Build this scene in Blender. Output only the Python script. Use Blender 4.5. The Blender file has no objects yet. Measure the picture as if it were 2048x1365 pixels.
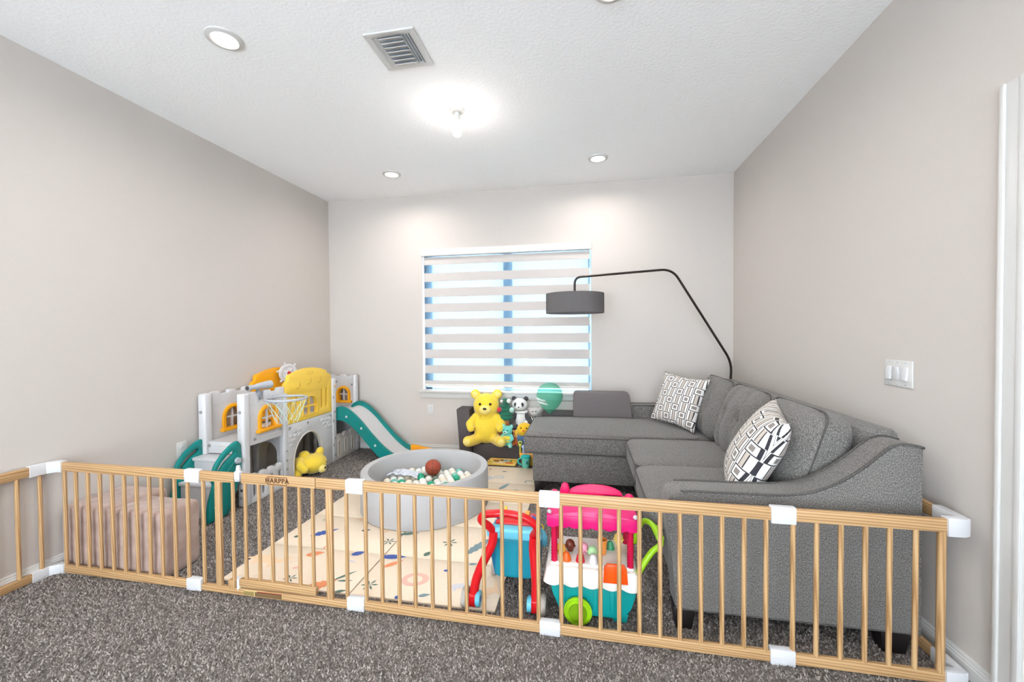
import bpy, bmesh, math, random
import numpy as np
from mathutils import Vector, Matrix, noise

random.seed(7); rng = np.random.default_rng(7)
SC = bpy.context.scene
COL = SC.collection
PI = math.pi

# ------------------------------------------------------------------ camera, world, exposure
XL, XR, YB, H = -2.8116, 1.3611, 4.0746, 2.74        # left wall, right wall, window wall, ceiling
YR = -2.6                                            # wall behind the camera
yaw, pitch, roll, CAMH = -0.1801, -0.0185, -0.0071, 1.2592
cam = bpy.data.cameras.new('camera'); co = bpy.data.objects.new('camera', cam); COL.objects.link(co)
cam.sensor_width = 36; cam.lens = 805.7 / 2048 * 36; cam.clip_start = 0.02
fw = Vector((math.sin(yaw) * math.cos(pitch), math.cos(yaw) * math.cos(pitch), math.sin(pitch)))
rt = Vector((math.cos(yaw), -math.sin(yaw), 0)); up = rt.cross(fw)
r2 = math.cos(roll) * rt + math.sin(roll) * up; u2 = -math.sin(roll) * rt + math.cos(roll) * up
M = Matrix((r2, u2, -fw)).transposed().to_4x4(); M.translation = (0, 0, CAMH)
co.matrix_world = M; SC.camera = co

W = bpy.data.worlds.new('sky'); SC.world = W; W.use_nodes = True
bg = W.node_tree.nodes['Background']; bg.inputs[0].default_value = (0.78, 0.89, 1.0, 1); bg.inputs[1].default_value = 5.4
DOWNLIGHT_W = 4.2
BULB_W = 1.1
SC.view_settings.view_transform = 'Standard'; SC.view_settings.look = 'None'
SC.view_settings.gamma = 1; SC.view_settings.use_curve_mapping = False
SC.view_settings.exposure = 1.12

# ------------------------------------------------------------------ materials
MATS = {}
def lin(c):
    return tuple((x / 12.92 if x <= .04045 else ((x + .055) / 1.055) ** 2.4) for x in [v / 255 for v in c]) + (1,)
def mat(name, rgb, rough=.5, **k):
    if name in MATS: return MATS[name]
    m = bpy.data.materials.new(name); m.use_nodes = True; MATS[name] = m
    b = m.node_tree.nodes['Principled BSDF']
    b.inputs['Base Color'].default_value = lin(rgb); b.inputs['Roughness'].default_value = rough
    for a, v in k.items():
        b.inputs[a.replace('_', ' ')].default_value = v
    return m
class NT:
    def __init__(s, m): s.m = m; s.t = m.node_tree; s.b = s.t.nodes['Principled BSDF']
    def n(s, kind, **k):
        nd = s.t.nodes.new('ShaderNode' + kind)
        for a, v in k.items():
            if a.startswith('i_'): nd.inputs[a[2:].replace('_', ' ')].default_value = v
            else: setattr(nd, a, v)
        return nd
    def l(s, a, b): s.t.links.new(a, b)
    def coord(s, scale=(1, 1, 1), kind='Object', rot=(0, 0, 0)):
        tc = s.n('TexCoord'); mp = s.n('Mapping'); mp.inputs['Scale'].default_value = scale; mp.inputs['Rotation'].default_value = rot
        s.l(tc.outputs[kind], mp.inputs[0]); return mp.outputs[0]
    def ramp(s, fac, stops):
        r = s.n('ValToRGB'); e = r.color_ramp.elements
        while len(e) < len(stops): e.new(.5)
        for i, (p, c) in enumerate(stops): e[i].position = p; e[i].color = lin(c)
        s.l(fac, r.inputs[0]); return r.outputs[0]
    def bump(s, h, strength=.3, dist=.002):
        b = s.n('Bump'); b.inputs['Strength'].default_value = strength; b.inputs['Distance'].default_value = dist
        s.l(h, b.inputs['Height']); s.l(b.outputs[0], s.b.inputs['Normal'])
    def noise(s, co, scale, detail=2, rough=.5):
        n = s.n('TexNoise'); n.inputs['Scale'].default_value = scale; n.inputs['Detail'].default_value = detail; n.inputs['Roughness'].default_value = rough
        s.l(co, n.inputs['Vector']); return n.outputs[0]

def noisy(name, stops, scale, rough=.8, bump=.2, dist=.002, sc=(1, 1, 1), detail=2, kind='Object', bscale=None, **k):
    if name in MATS: return MATS[name]
    m = mat(name, stops[0][1], rough, **k); t = NT(m); c = t.coord(sc, kind)
    f = t.noise(c, scale, detail); t.l(t.ramp(f, stops), t.b.inputs['Base Color'])
    if bump: t.bump(t.noise(c, bscale or scale, detail), bump, dist)
    return m

wall_m = noisy('wall_paint', [(.3, (198, 190, 183)), (.7, (200, 192, 185))], 160, .75, .12, .001)
ceil_m = noisy('ceiling_paint', [(.3, (248, 248, 247)), (.7, (250, 250, 249))], 60, .85, .55, .004, detail=3)
trim_m = mat('trim_white', (206, 204, 200), .35)
white_pl = mat('white_plastic', (208, 207, 208), .35)
cream_pl = mat('cream_plastic', (212, 205, 195), .4)
teal_pl = mat('teal_plastic', (0, 128, 124), .4)
yellow_pl = mat('yellow_plastic', (240, 200, 70), .4)
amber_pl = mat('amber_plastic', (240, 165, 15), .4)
grey_pl = mat('grey_plastic', (150, 150, 150), .4)
silver_pl = mat('silver_plastic', (178, 182, 190), .35)
red_pl = mat('red_plastic', (214, 22, 30), .3)
dark_leg = mat('dark_wood_leg', (24, 20, 20), .4)
bronze = mat('bronze_metal', (52, 44, 40), .4, Metallic=.6)
black_m = mat('black', (14, 14, 15), .5)
charcoal = noisy('charcoal_foam_cover', [(.3, (78, 72, 73)), (.7, (88, 82, 82))], 400, .9, .15, .001)
taupe = noisy('taupe_foam_cover', [(.3, (104, 96, 96)), (.7, (114, 106, 105))], 400, .9, .15, .001)
pit_m = noisy('pit_fabric', [(.3, (178, 177, 177)), (.7, (184, 183, 183))], 300, .85, .1, .001)
beige_velvet = noisy('beige_velvet', [(.35, (160, 134, 122)), (.65, (178, 154, 143))], 14, .85, .25, .004, detail=4, Sheen_Weight=.3)
sofa_m = noisy('grey_tweed', [(.30, (62, 60, 58)), (.46, (100, 97, 93)), (.56, (119, 115, 111)), (.72, (156, 151, 146))], 330, .95, .5, .002, detail=2, sc=(1, 1, .6), Sheen_Weight=.15)
pipe_m = noisy('tweed_piping', [(.35, (66, 64, 62)), (.7, (100, 97, 94))], 260, .95, .2)

def wood(name, sc):
    if name in MATS: return MATS[name]
    m = mat(name, (210, 176, 128), .5); t = NT(m); c = t.coord(sc, 'Object')
    tcs = t.n('ObjectInfo'); add = t.n('VectorMath', operation='ADD'); mul = t.n('VectorMath', operation='SCALE'); mul.inputs['Scale'].default_value = 37.0
    cmb = t.n('CombineXYZ'); t.l(tcs.outputs['Random'], cmb.inputs[0]); t.l(tcs.outputs['Random'], cmb.inputs[1]); t.l(tcs.outputs['Random'], cmb.inputs[2])
    t.l(cmb.outputs[0], mul.inputs[0]); t.l(c, add.inputs[0]); t.l(mul.outputs[0], add.inputs[1])
    wv = t.n('TexWave'); wv.wave_type = 'BANDS'; wv.bands_direction = 'DIAGONAL'; wv.inputs['Scale'].default_value = 1.0
    wv.inputs['Distortion'].default_value = 7; wv.inputs['Detail'].default_value = 3; wv.inputs['Detail Scale'].default_value = .6
    t.l(add.outputs[0], wv.inputs['Vector'])
    t.l(t.ramp(wv.outputs['Fac'], [(0, (158, 118, 76)), (.35, (182, 143, 97)), (1, (196, 160, 115))]), t.b.inputs['Base Color'])
    return m
wood_x = wood('pine_x', (1.6, 55, 55)); wood_y = wood('pine_y', (55, 1.6, 55)); wood_z = wood('pine_z', (55, 55, 1.6))

# ------------------------------------------------------------------ mesh helpers (all shapes in world coordinates)
WPOS = {}
def O(name, bm, m, parent=None, smooth=35, label=None, cat=None, group=None, kind=None):
    if isinstance(bm, bpy.types.Mesh): me = bm; me.name = name
    else:
        me = bpy.data.meshes.new(name); bm.to_mesh(me); bm.free()
    n = len(me.vertices); a = np.empty(n * 3, 'f'); me.vertices.foreach_get('co', a); a = a.reshape(-1, 3)
    lo, hi = a.min(0), a.max(0); off = Vector(((lo[0] + hi[0]) / 2, (lo[1] + hi[1]) / 2, lo[2]))
    me.transform(Matrix.Translation(-off))
    if smooth:
        me.polygons.foreach_set('use_smooth', [True] * len(me.polygons)); me.set_sharp_from_angle(angle=math.radians(smooth))
    if m is not None and not me.materials:
        for q in (m if isinstance(m, (list, tuple)) else [m]): me.materials.append(q)
    o = bpy.data.objects.new(name, me); COL.objects.link(o); WPOS[o.name] = off.copy()
    if parent is not None:
        o.parent = parent; o.location = off - WPOS[parent.name]
    else: o.location = off
    tag(o, label, cat, group, kind); return o
def tag(o, label=None, cat=None, group=None, kind=None):
    if label: o['label'] = label
    if cat: o['category'] = cat
    if group: o['group'] = group
    if kind: o['kind'] = kind
    return o
def thing(name, loc, label, cat, group=None):
    o = bpy.data.objects.new(name, None); o.empty_display_size = .05; COL.objects.link(o); o.location = loc; WPOS[o.name] = Vector(loc)
    return tag(o, label, cat, group)
def clone(src, name, loc, parent=None, label=None, cat=None, group=None):
    o = bpy.data.objects.new(name, src.data); COL.objects.link(o); WPOS[o.name] = Vector(loc)
    if parent is not None: o.parent = parent; o.location = Vector(loc) - WPOS[parent.name]
    else: o.location = loc
    return tag(o, label, cat, group)

def B(): return bmesh.new()
def box(bm, lo, hi, bev=0, seg=2, xf=None):
    lo, hi = Vector(lo), Vector(hi)
    t = bmesh.new(); bmesh.ops.create_cube(t, size=1)
    bmesh.ops.scale(t, vec=hi - lo, verts=t.verts); bmesh.ops.translate(t, vec=(lo + hi) / 2, verts=t.verts)
    if bev: bmesh.ops.bevel(t, geom=t.edges[:], offset=bev, segments=seg, profile=.5, affect='EDGES')
    if xf is not None: t.transform(xf)
    return merge(bm, t)
def merge(bm, t):
    me = bpy.data.meshes.new('tmp'); t.to_mesh(me); t.free(); bm.from_mesh(me); bpy.data.meshes.remove(me); return bm
def bx(*a, **k): return box(B(), *a, **k)
def cyl(bm, p, q, r, r2=None, seg=20, bev=0):
    p, q = Vector(p), Vector(q); d = q - p; t = bmesh.new()
    bmesh.ops.create_cone(t, cap_ends=True, segments=seg, radius1=r, radius2=r if r2 is None else r2, depth=d.length)
    if bev: bmesh.ops.bevel(t, geom=[e for e in t.edges if len(e.link_faces) == 2 and any(len(f.verts) > 4 for f in e.link_faces)], offset=bev, segments=2, affect='EDGES')
    t.transform(Matrix.Translation((p + q) / 2) @ d.to_track_quat('Z', 'Y').to_matrix().to_4x4()); return merge(bm, t)
def smoothpath(pts, n=8):
    pts = [Vector(p) for p in pts]; out = []
    for i in range(len(pts) - 1):
        p0 = pts[max(i - 1, 0)]; p1 = pts[i]; p2 = pts[i + 1]; p3 = pts[min(i + 2, len(pts) - 1)]
        for k in range(n):
            t = k / n; out.append(.5 * ((2 * p1) + (p2 - p0) * t + (2 * p0 - 5 * p1 + 4 * p2 - p3) * t * t + (3 * p1 - p0 - 3 * p2 + p3) * t ** 3))
    out.append(pts[-1]); return out
def tube(bm, pts, r, seg=10, closed=False):
    pts = [Vector(p) for p in pts]; n = len(pts); rs = r if isinstance(r, (list, tuple)) else [r] * n
    rings = []; nrm = None
    for i, p in enumerate(pts):
        a = pts[(i - 1) % n] if (closed or i > 0) else p; b = pts[(i + 1) % n] if (closed or i < n - 1) else p
        t = (b - a).normalized()
        if nrm is None: nrm = t.orthogonal().normalized()
        nrm = (nrm - t * nrm.dot(t)).normalized(); bn = t.cross(nrm)
        rings.append([bm.verts.new(p + rs[i] * (math.cos(2 * PI * k / seg) * nrm + math.sin(2 * PI * k / seg) * bn)) for k in range(seg)])
    for i in range(n if closed else n - 1):
        A, C = rings[i], rings[(i + 1) % n]
        for k in range(seg): bm.faces.new((A[k], A[(k + 1) % seg], C[(k + 1) % seg], C[k]))
    if not closed: bm.faces.new(rings[0][::-1]); bm.faces.new(rings[-1])
    return bm
def lathe(bm, prof, c=(0, 0, 0), seg=32, closed=False, xf=None):
    rings = []; t = bmesh.new()
    for r, z in prof:
        rings.append([t.verts.new((max(r, 1e-5) * math.cos(2 * PI * k / seg), max(r, 1e-5) * math.sin(2 * PI * k / seg), z)) for k in range(seg)])
    for i in range(len(rings) if closed else len(rings) - 1):
        A, C = rings[i], rings[(i + 1) % len(rings)]
        for k in range(seg): t.faces.new((A[k], A[(k + 1) % seg], C[(k + 1) % seg], C[k]))
    if not closed: t.faces.new(rings[0][::-1]); t.faces.new(rings[-1])
    bmesh.ops.remove_doubles(t, verts=t.verts, dist=1e-4); bmesh.ops.recalc_face_normals(t, faces=t.faces)
    t.transform((xf or Matrix()) if xf else Matrix.Translation(c)); return merge(bm, t)
def plate(bm, outline, holes, axis, pos, thick, bev=.004):
    """extruded 2D outline with holes; axis 'x': (u,v)=(y,z) at x=pos; 'y': (x,z) at y=pos; 'z': (x,y) at z=pos; pos = middle"""
    cu = bpy.data.curves.new('tmp', 'CURVE'); cu.dimensions = '2D'; cu.fill_mode = 'BOTH'
    bev = min(bev, thick * .45); cu.extrude = thick / 2 - bev; cu.bevel_depth = bev; cu.bevel_resolution = 1; cu.offset = -bev
    for pl in [outline] + list(holes):
        s = cu.splines.new('POLY'); s.points.add(len(pl) - 1); s.use_cyclic_u = True
        for p, q in zip(s.points, pl): p.co = (q[0], q[1], 0, 1)
    ob = bpy.data.objects.new('tmp', cu); me = bpy.data.meshes.new_from_object(ob)
    bpy.data.objects.remove(ob); bpy.data.curves.remove(cu)
    t = bmesh.new(); t.from_mesh(me); bpy.data.meshes.remove(me)
    bmesh.ops.remove_doubles(t, verts=t.verts, dist=1e-5)
    X = {'x': Matrix(((0, 0, 1, pos), (1, 0, 0, 0), (0, 1, 0, 0), (0, 0, 0, 1))),
         'y': Matrix(((1, 0, 0, 0), (0, 0, -1, pos), (0, 1, 0, 0), (0, 0, 0, 1))),
         'z': Matrix(((1, 0, 0, 0), (0, 1, 0, 0), (0, 0, 1, pos), (0, 0, 0, 1)))}[axis]
    t.transform(X); return merge(bm, t)
def pl(*a, **k): return plate(B(), *a, **k)
def arch(c, w, z0, z1, n=14):
    h = min(w / 2, z1 - z0); zc = z1 - h
    return [(c - w / 2, z0), (c + w / 2, z0)] + [(c + w / 2 * math.cos(PI * k / n), zc + h * math.sin(PI * k / n)) for k in range(n + 1)]
def slot(c, w, z0, z1, n=8):
    r = w / 2
    return [(c + r * math.cos(PI * k / n), z1 - r + r * math.sin(PI * k / n)) for k in range(n + 1)] + [(c - r * math.cos(PI * k / n), z0 + r - r * math.sin(PI * k / n)) for k in range(n + 1)]
def circ(cx, cy, r, n=20, ry=None): return [(cx + r * math.cos(2 * PI * k / n), cy + (ry or r) * math.sin(2 * PI * k / n)) for k in range(n)]
def rrect(x0, y0, x1, y1, r, n=5):
    out = []
    for cx, cy, a in ((x1 - r, y1 - r, 0), (x0 + r, y1 - r, PI / 2), (x0 + r, y0 + r, PI), (x1 - r, y0 + r, 3 * PI / 2)):
        out += [(cx + r * math.cos(a + PI / 2 * k / n), cy + r * math.sin(a + PI / 2 * k / n)) for k in range(n + 1)]
    return out
def castle(a, b, z0, z1, teeth=3, d=.022, r=.012):
    n = teeth * 2 - 1; w = (b - a) / n; o = [(b, z0)]
    for i in range(n - 1, -1, -1):
        hi = z1 if i % 2 == 0 else z1 - d; x1 = a + w * (i + 1); x0 = a + w * i
        if i % 2 == 0: o += [(x1, hi - r), (x1 - r * .3, hi - r * .3), (x1 - r, hi), (x0 + r, hi), (x0 + r * .3, hi - r * .3), (x0, hi - r)]
        else: o += [(x1 - .001, hi), (x0 + .001, hi)]
    return o + [(a, z0)]
def scallop(a, b, z0, z1, n=3, amp=.03):
    w = (b - a) / n; o = [(b, z0)]
    for i in range(n - 1, -1, -1):
        c = a + w * (i + .5); o += [(c + w / 2 * math.cos(PI * k / 8) * .96, z1 - amp + amp * math.sin(PI * k / 8)) for k in range(9)]
    return o + [(a, z0)]
def cushion(c, size, crown=.02, p=7, n=14, xf=None, fn=None):
    """soft rounded box, domed on its local +Z face"""
    t = bmesh.new(); bmesh.ops.create_cube(t, size=2); bmesh.ops.subdivide_edges(t, edges=t.edges[:], cuts=n, use_grid_fill=True)
    sx, sy, sz = size
    for v in t.verts:
        q = v.co; mx = max(abs(q.x), abs(q.y), abs(q.z)); nn = (abs(q.x) ** p + abs(q.y) ** p + abs(q.z) ** p) ** (1 / p)
        q = q * (mx / nn); u, w = q.x, q.y
        z = q.z * sz / 2 + (crown * (1 - u * u) * (1 - w * w) if q.z > 0 else 0) * (q.z if q.z > 0 else 0)
        v.co = Vector((q.x * sx / 2, q.y * sy / 2, z))
        if fn: fn(v, u, w, q.z)
    t.transform((xf or Matrix.Translation(c))); return t
def blob(ells, voxel=.008, smooth=6):
    """one continuous soft body out of overlapping ellipsoids: (centre, radii[, Euler])"""
    t = bmesh.new()
    for e in ells:
        c, r = e[0], e[1]; R = e[2].to_matrix().to_4x4() if len(e) > 2 else Matrix()
        if isinstance(r, (int, float)): r = (r, r, r)
        bmesh.ops.create_icosphere(t, subdivisions=3, radius=1, matrix=Matrix.Translation(c) @ R @ Matrix.Diagonal((*r, 1)))
    me = bpy.data.meshes.new('tmp'); t.to_mesh(me); t.free(); ob = bpy.data.objects.new('tmp', me); COL.objects.link(ob)
    m = ob.modifiers.new('r', 'REMESH'); m.mode = 'VOXEL'; m.voxel_size = voxel
    s = ob.modifiers.new('s', 'SMOOTH'); s.iterations = smooth; s.factor = .5
    dg = bpy.context.evaluated_depsgraph_get(); dg.update()
    out = bpy.data.meshes.new_from_object(ob.evaluated_get(dg)); bpy.data.objects.remove(ob); bpy.data.meshes.remove(me)
    return out
def chain(pts, rs, n=6):
    out = []
    for i in range(len(pts) - 1):
        for k in range(n): out.append((Vector(pts[i]).lerp(Vector(pts[i + 1]), k / n), rs[i] + (rs[i + 1] - rs[i]) * k / n))
    return out + [(Vector(pts[-1]), rs[-1])]
def ball(bm, c, r, sub=3, sc=(1, 1, 1), rot=None):
    bmesh.ops.create_icosphere(bm, subdivisions=sub, radius=r, matrix=Matrix.Translation(c) @ (rot.to_matrix().to_4x4() if rot else Matrix()) @ Matrix.Diagonal((*sc, 1))); return bm
def text_bm(s, size, depth=.0006):
    cu = bpy.data.curves.new('tmp', 'FONT'); cu.body = s; cu.size = size; cu.extrude = depth; cu.align_x = 'CENTER'; cu.align_y = 'CENTER'; cu.space_character = 1.1; cu.offset = .0007
    ob = bpy.data.objects.new('tmp', cu); me = bpy.data.meshes.new_from_object(ob); bpy.data.objects.remove(ob); bpy.data.curves.remove(cu)
    t = bmesh.new(); t.from_mesh(me); bpy.data.meshes.remove(me); return t

# ------------------------------------------------------------------ room shell
carpet_m = mat('carpet', (150, 144, 140), .95); t = NT(carpet_m); c = t.coord()
f = t.noise(c, 150, 3, .7); t.l(t.ramp(f, [(.3, (64, 60, 57)), (.5, (106, 100, 96)), (.7, (156, 150, 146))]), t.b.inputs['Base Color']); t.bump(f, .6, .01)
TH = .12
O('floor', bx((XL - TH, YR - TH, -.1), (XR + TH, YB + TH, 0)), carpet_m, kind='structure', smooth=0)
O('ceiling', bx((XL - TH, YR - TH, H), (XR + TH, YB + TH, H + .1)), ceil_m, kind='structure', smooth=0)
O('wall_left', bx((XL - TH, YR - TH, 0), (XL, YB + TH, H)), wall_m, kind='structure', smooth=0)
WX0, WX1, WZ0, WZ1 = -1.716, .060, .662, 2.155
O('wall_back', pl([(XL, 0), (XR, 0), (XR, H), (XL, H)], [[(WX0, WZ0), (WX1, WZ0), (WX1, WZ1), (WX0, WZ1)]], 'y', YB + TH / 2, TH, bev=.0005), wall_m, kind='structure', smooth=0)
DY0, DY1, DZ = .62, 1.53, 2.0
O('wall_right', pl([(YR - TH, 0), (YB + TH, 0), (YB + TH, H), (YR - TH, H)], [[(DY0, .001), (DY1, .001), (DY1, DZ), (DY0, DZ)]], 'x', XR + TH / 2, TH, bev=.0005), wall_m, kind='structure', smooth=0)
O('wall_rear', pl([(XL, 0), (XR, 0), (XR, H), (XL, H)], [[(-2.55, .12), (1.10, .12), (1.10, 2.45), (-2.55, 2.45)]], 'y', YR - TH / 2, TH, bev=.0005), wall_m, kind='structure', smooth=0)  # opening cut for the added fill window
# carpet pile, one object of loose tufts
def pile():
    xs = np.arange(XL, XR, .0085); ys = np.arange(.95, YB, .0085)
    X, Y = np.meshgrid(xs, ys); X = X.ravel(); Y = Y.ravel(); n = len(X)
    keep = ~((X > -1.82) & (X < -.42) & (Y > 1.76) & (Y < 3.64)); X, Y = X[keep], Y[keep]; n = len(X)
    X = X + rng.uniform(-.004, .004, n); Y = Y + rng.uniform(-.004, .004, n)
    hgt = rng.uniform(.005, .012, n); a0 = rng.uniform(0, 6.28, n); r = rng.uniform(.003, .0052, n)
    V = np.zeros((n, 4, 3), 'f')
    for k in range(3):
        V[:, k, 0] = X + r * np.cos(a0 + k * 2.094); V[:, k, 1] = Y + r * np.sin(a0 + k * 2.094); V[:, k, 2] = 0
    la = rng.uniform(0, 6.28, n); V[:, 3, 0] = X + .006 * np.cos(la); V[:, 3, 1] = Y + .006 * np.sin(la); V[:, 3, 2] = hgt
    F = (np.array([[0, 1, 3], [1, 2, 3], [2, 0, 3]])[None] + (np.arange(n) * 4)[:, None, None]).reshape(-1, 3)
    me = bpy.data.meshes.new('carpet_pile'); me.vertices.add(n * 4); me.vertices.foreach_set('co', V.ravel())
    me.loops.add(len(F) * 3); me.loops.foreach_set('vertex_index', F.ravel().astype('i'))
    me.polygons.add(len(F)); me.polygons.foreach_set('loop_start', np.arange(0, len(F) * 3, 3, dtype='i')); me.polygons.foreach_set('loop_total', np.full(len(F), 3, 'i'))
    at = me.attributes.new('shade', 'FLOAT', 'POINT'); at.data.foreach_set('value', np.repeat(rng.random(n), 4).astype('f'))
    me.update(); return me
pm = mat('carpet_tufts', (150, 144, 140), .95); t = NT(pm); at = t.n('Attribute', attribute_name='shade')
t.l(t.ramp(at.outputs['Fac'], [(0, (80, 74, 70)), (.3, (114, 107, 102)), (.7, (148, 140, 135)), (1, (184, 176, 171))]), t.b.inputs['Base Color'])
O('carpet_pile', pile(), pm, smooth=0, label='grey speckled wall to wall carpet pile', cat='carpet', kind='stuff')

def baseboard(name, a, b, n):
    a, b, n = Vector(a), Vector(b), Vector(n); prof = [(0, 0), (.013, 0), (.013, .052), (.0105, .056), (.0105, .062), (.007, .066), (.007, .072), (.003, .080), (0, .080)]
    bm = B(); R = [[bm.verts.new(p + n * d + Vector((0, 0, z))) for d, z in prof] for p in (a, b)]
    for i in range(len(prof)): j = (i + 1) % len(prof); bm.faces.new((R[0][i], R[0][j], R[1][j], R[1][i]))
    bm.faces.new(R[0][::-1]); bm.faces.new(R[1]); bmesh.ops.recalc_face_normals(bm, faces=bm.faces)
    O(name, bm, trim_m, kind='structure', smooth=20)
baseboard('baseboard_back', (XL, YB, 0), (XR, YB, 0), (0, -1, 0))
baseboard('baseboard_left', (XL, YR, 0), (XL, YB, 0), (1, 0, 0))
baseboard('baseboard_right', (XR, 1.61, 0), (XR, YB, 0), (-1, 0, 0))
baseboard('baseboard_rear', (XL, YR, 0), (XR, YR, 0), (0, 1, 0))
# door on the right wall with casing
d1 = O('door_1', bx((XR + .03, DY0, .01), (XR + .07, DY1, DZ), .003), trim_m, kind='structure')
for z0, z1 in ((.15, .9), (1.05, 1.85)):
    O('door_panel', bx((XR + .022, DY0 + .14, z0), (XR + .035, DY1 - .14, z1), .006), trim_m, d1)
def casing(name, y0, y1, z0, z1, hor=False):
    bm = bx((XR - .012, y0, z0), (XR, y1, z1), .002)
    if hor: box(bm, (XR - .02, y0, z1 - .018), (XR - .01, y1, z1), .004); box(bm, (XR - .016, y0, z0), (XR - .01, y1, z0 + .022), .003)
    else:
        s = y1 if y0 > 1 else y0; q = -1 if y0 > 1 else 1
        box(bm, (XR - .02, min(s, s + q * .018), z0), (XR - .01, max(s, s + q * .018), z1), .004)
        e = y0 if y0 > 1 else y1; box(bm, (XR - .016, min(e, e - q * .022), z0), (XR - .01, max(e, e - q * .022), z1), .003)
    O(name, bm, trim_m, kind='structure')
casing('trim_1', DY1 - .004, 1.607, 0, 2.061); casing('trim_2', DY0 - .075, DY0 + .004, 0, 2.061); casing('trim_3', DY0 + .004, DY1 - .004, DZ - .004, 2.061, True)

# window
backlit_frame = mat('window_frame_backlit', (176, 214, 244), .5)  # white frame; the blue cast of its backlight is put into the colour
w1 = thing('window_1', ((WX0 + WX1) / 2, YB + .06, WZ0), None, None); w1['kind'] = 'structure'
fy0, fy1 = YB + .085, YB + .119
fr = bx((WX0, fy0, WZ0), (WX0 + .075, fy1, WZ1), .004); box(fr, (WX1 - .03, fy0, WZ0), (WX1, fy1, WZ1), .004)
box(fr, (WX0, fy0, WZ1 - .03), (WX1, fy1, WZ1), .004); box(fr, (WX0, fy0, WZ0), (WX1, fy1, WZ0 + .02), .004)
O('window_frame', fr, backlit_frame, w1)
O('mullion', bx((-.846, fy0 - .004, WZ0), (-.752, fy1, WZ1), .004), backlit_frame, w1)
O('latch', bx((-.85, fy0 - .02, WZ0 + .028), (-.75, fy0 - .004, WZ0 + .05), .004), black_m, w1)
glass = mat('glass', (255, 255, 255), 0, Transmission_Weight=1.0, IOR=1.01)
for a, b in ((WX0 + .07, -.846), (-.752, WX1 - .025)):
    O('pane', bx((a, fy1 - .014, WZ0 + .015), (b, fy1 - .010, WZ1 - .025)), glass, w1, smooth=0)
O('window_sill', bx((-1.752, YB - .04, WZ0 - .022), (.095, YB + .09, WZ0), .004), trim_m, w1)
O('apron', bx((-1.742, YB - .016, WZ0 - .082), (.085, YB, WZ0 - .02), .004), trim_m, w1)

# wide window added behind the viewer as daylight fill for the ceiling
w2 = thing('added_fill_window', (-.72, YR - .06, .12), None, None); w2['kind'] = 'structure'
fr = B()
for x in (-2.55, -1.36, -.14, 1.05): box(fr, (x, YR - .11, .12), (x + .05, YR - .07, 2.45), .004)
for z in (.12, 2.40): box(fr, (-2.55, YR - .11, z), (1.10, YR - .07, z + .05), .004)
O('window_frame', fr, trim_m, w2)
for x in (-2.50, -1.31, -.09): O('pane', bx((x, YR - .094, .17), (x + 1.14 + .0, YR - .090, 2.40)), glass, w2, smooth=0)
# zebra blind
bl = thing('zebra_blind', ((WX0 + WX1) / 2, YB + .03, WZ0 + .02), 'white striped zebra blind hanging in the window', 'blind')
O('headrail', bx((WX0 - .004, YB - .022, 2.088), (WX1 + .006, YB + .06, 2.160), .008), mat('blind_fabric_rail', (222, 217, 212), .5), bl)
opq = mat('blind_opaque', (200, 193, 188), .8); t = NT(opq)
tr = t.n('BsdfTranslucent'); tr.inputs[0].default_value = lin((225, 220, 215)); mx = t.n('MixShader'); mx.inputs[0].default_value = .03
out = t.t.nodes['Material Output']; t.l(t.b.outputs[0], mx.inputs[1]); t.l(tr.outputs[0], mx.inputs[2]); t.l(mx.outputs[0], out.inputs[0])
shr = mat('blind_sheer', (240, 246, 250), .8); t = NT(shr)
tp = t.n('BsdfTransparent'); tp.inputs[0].default_value = (.285, .29, .305, 1); tr = t.n('BsdfTranslucent'); tr.inputs[0].default_value = (.55, .80, .95, 1); mx = t.n('MixShader'); mx.inputs[0].default_value = .17
t.l(tp.outputs[0], mx.inputs[1]); t.l(tr.outputs[0], mx.inputs[2]); t.l(mx.outputs[0], t.t.nodes['Material Output'].inputs[0])
edges = [2.088, 2.077, 1.997, 1.910, 1.819, 1.749, 1.656, 1.585, 1.495, 1.421, 1.333, 1.260, 1.166, 1.095, 1.001, .926, .839, .762, .722]
for i in range(len(edges) - 1):
    a, b = edges[i + 1], edges[i]; op = i % 2 == 1
    if i == 0: op = False
    O('opaque_band' if op else 'sheer_band', bx((WX0 + .022, YB + .018, a), (WX1 - .016, YB + .020, b)), opq if op else shr, bl, smooth=0)
O('bottom_rail', bx((WX0 + .022, YB + .010, .700), (WX1 - .016, YB + .028, .724), .005), MATS['blind_fabric_rail'], bl)
pt = bpy.data.lights.new('window_portal', 'AREA'); pt.shape = 'RECTANGLE'; pt.size = WX1 - WX0; pt.size_y = WZ1 - WZ0; pt.cycles.is_portal = True
po = bpy.data.objects.new('window_portal', pt); COL.objects.link(po); po.location = ((WX0 + WX1) / 2, YB + .14, (WZ0 + WZ1) / 2); po.rotation_euler = (-PI / 2, 0, 0)
pt2 = bpy.data.lights.new('fill_window_portal', 'AREA'); pt2.shape = 'RECTANGLE'; pt2.size = 3.65; pt2.size_y = 2.33; pt2.cycles.is_portal = True
po2 = bpy.data.objects.new('fill_window_portal', pt2); COL.objects.link(po2); po2.location = (-.725, YR - .14, 1.285); po2.rotation_euler = (PI / 2, 0, 0)

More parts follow.
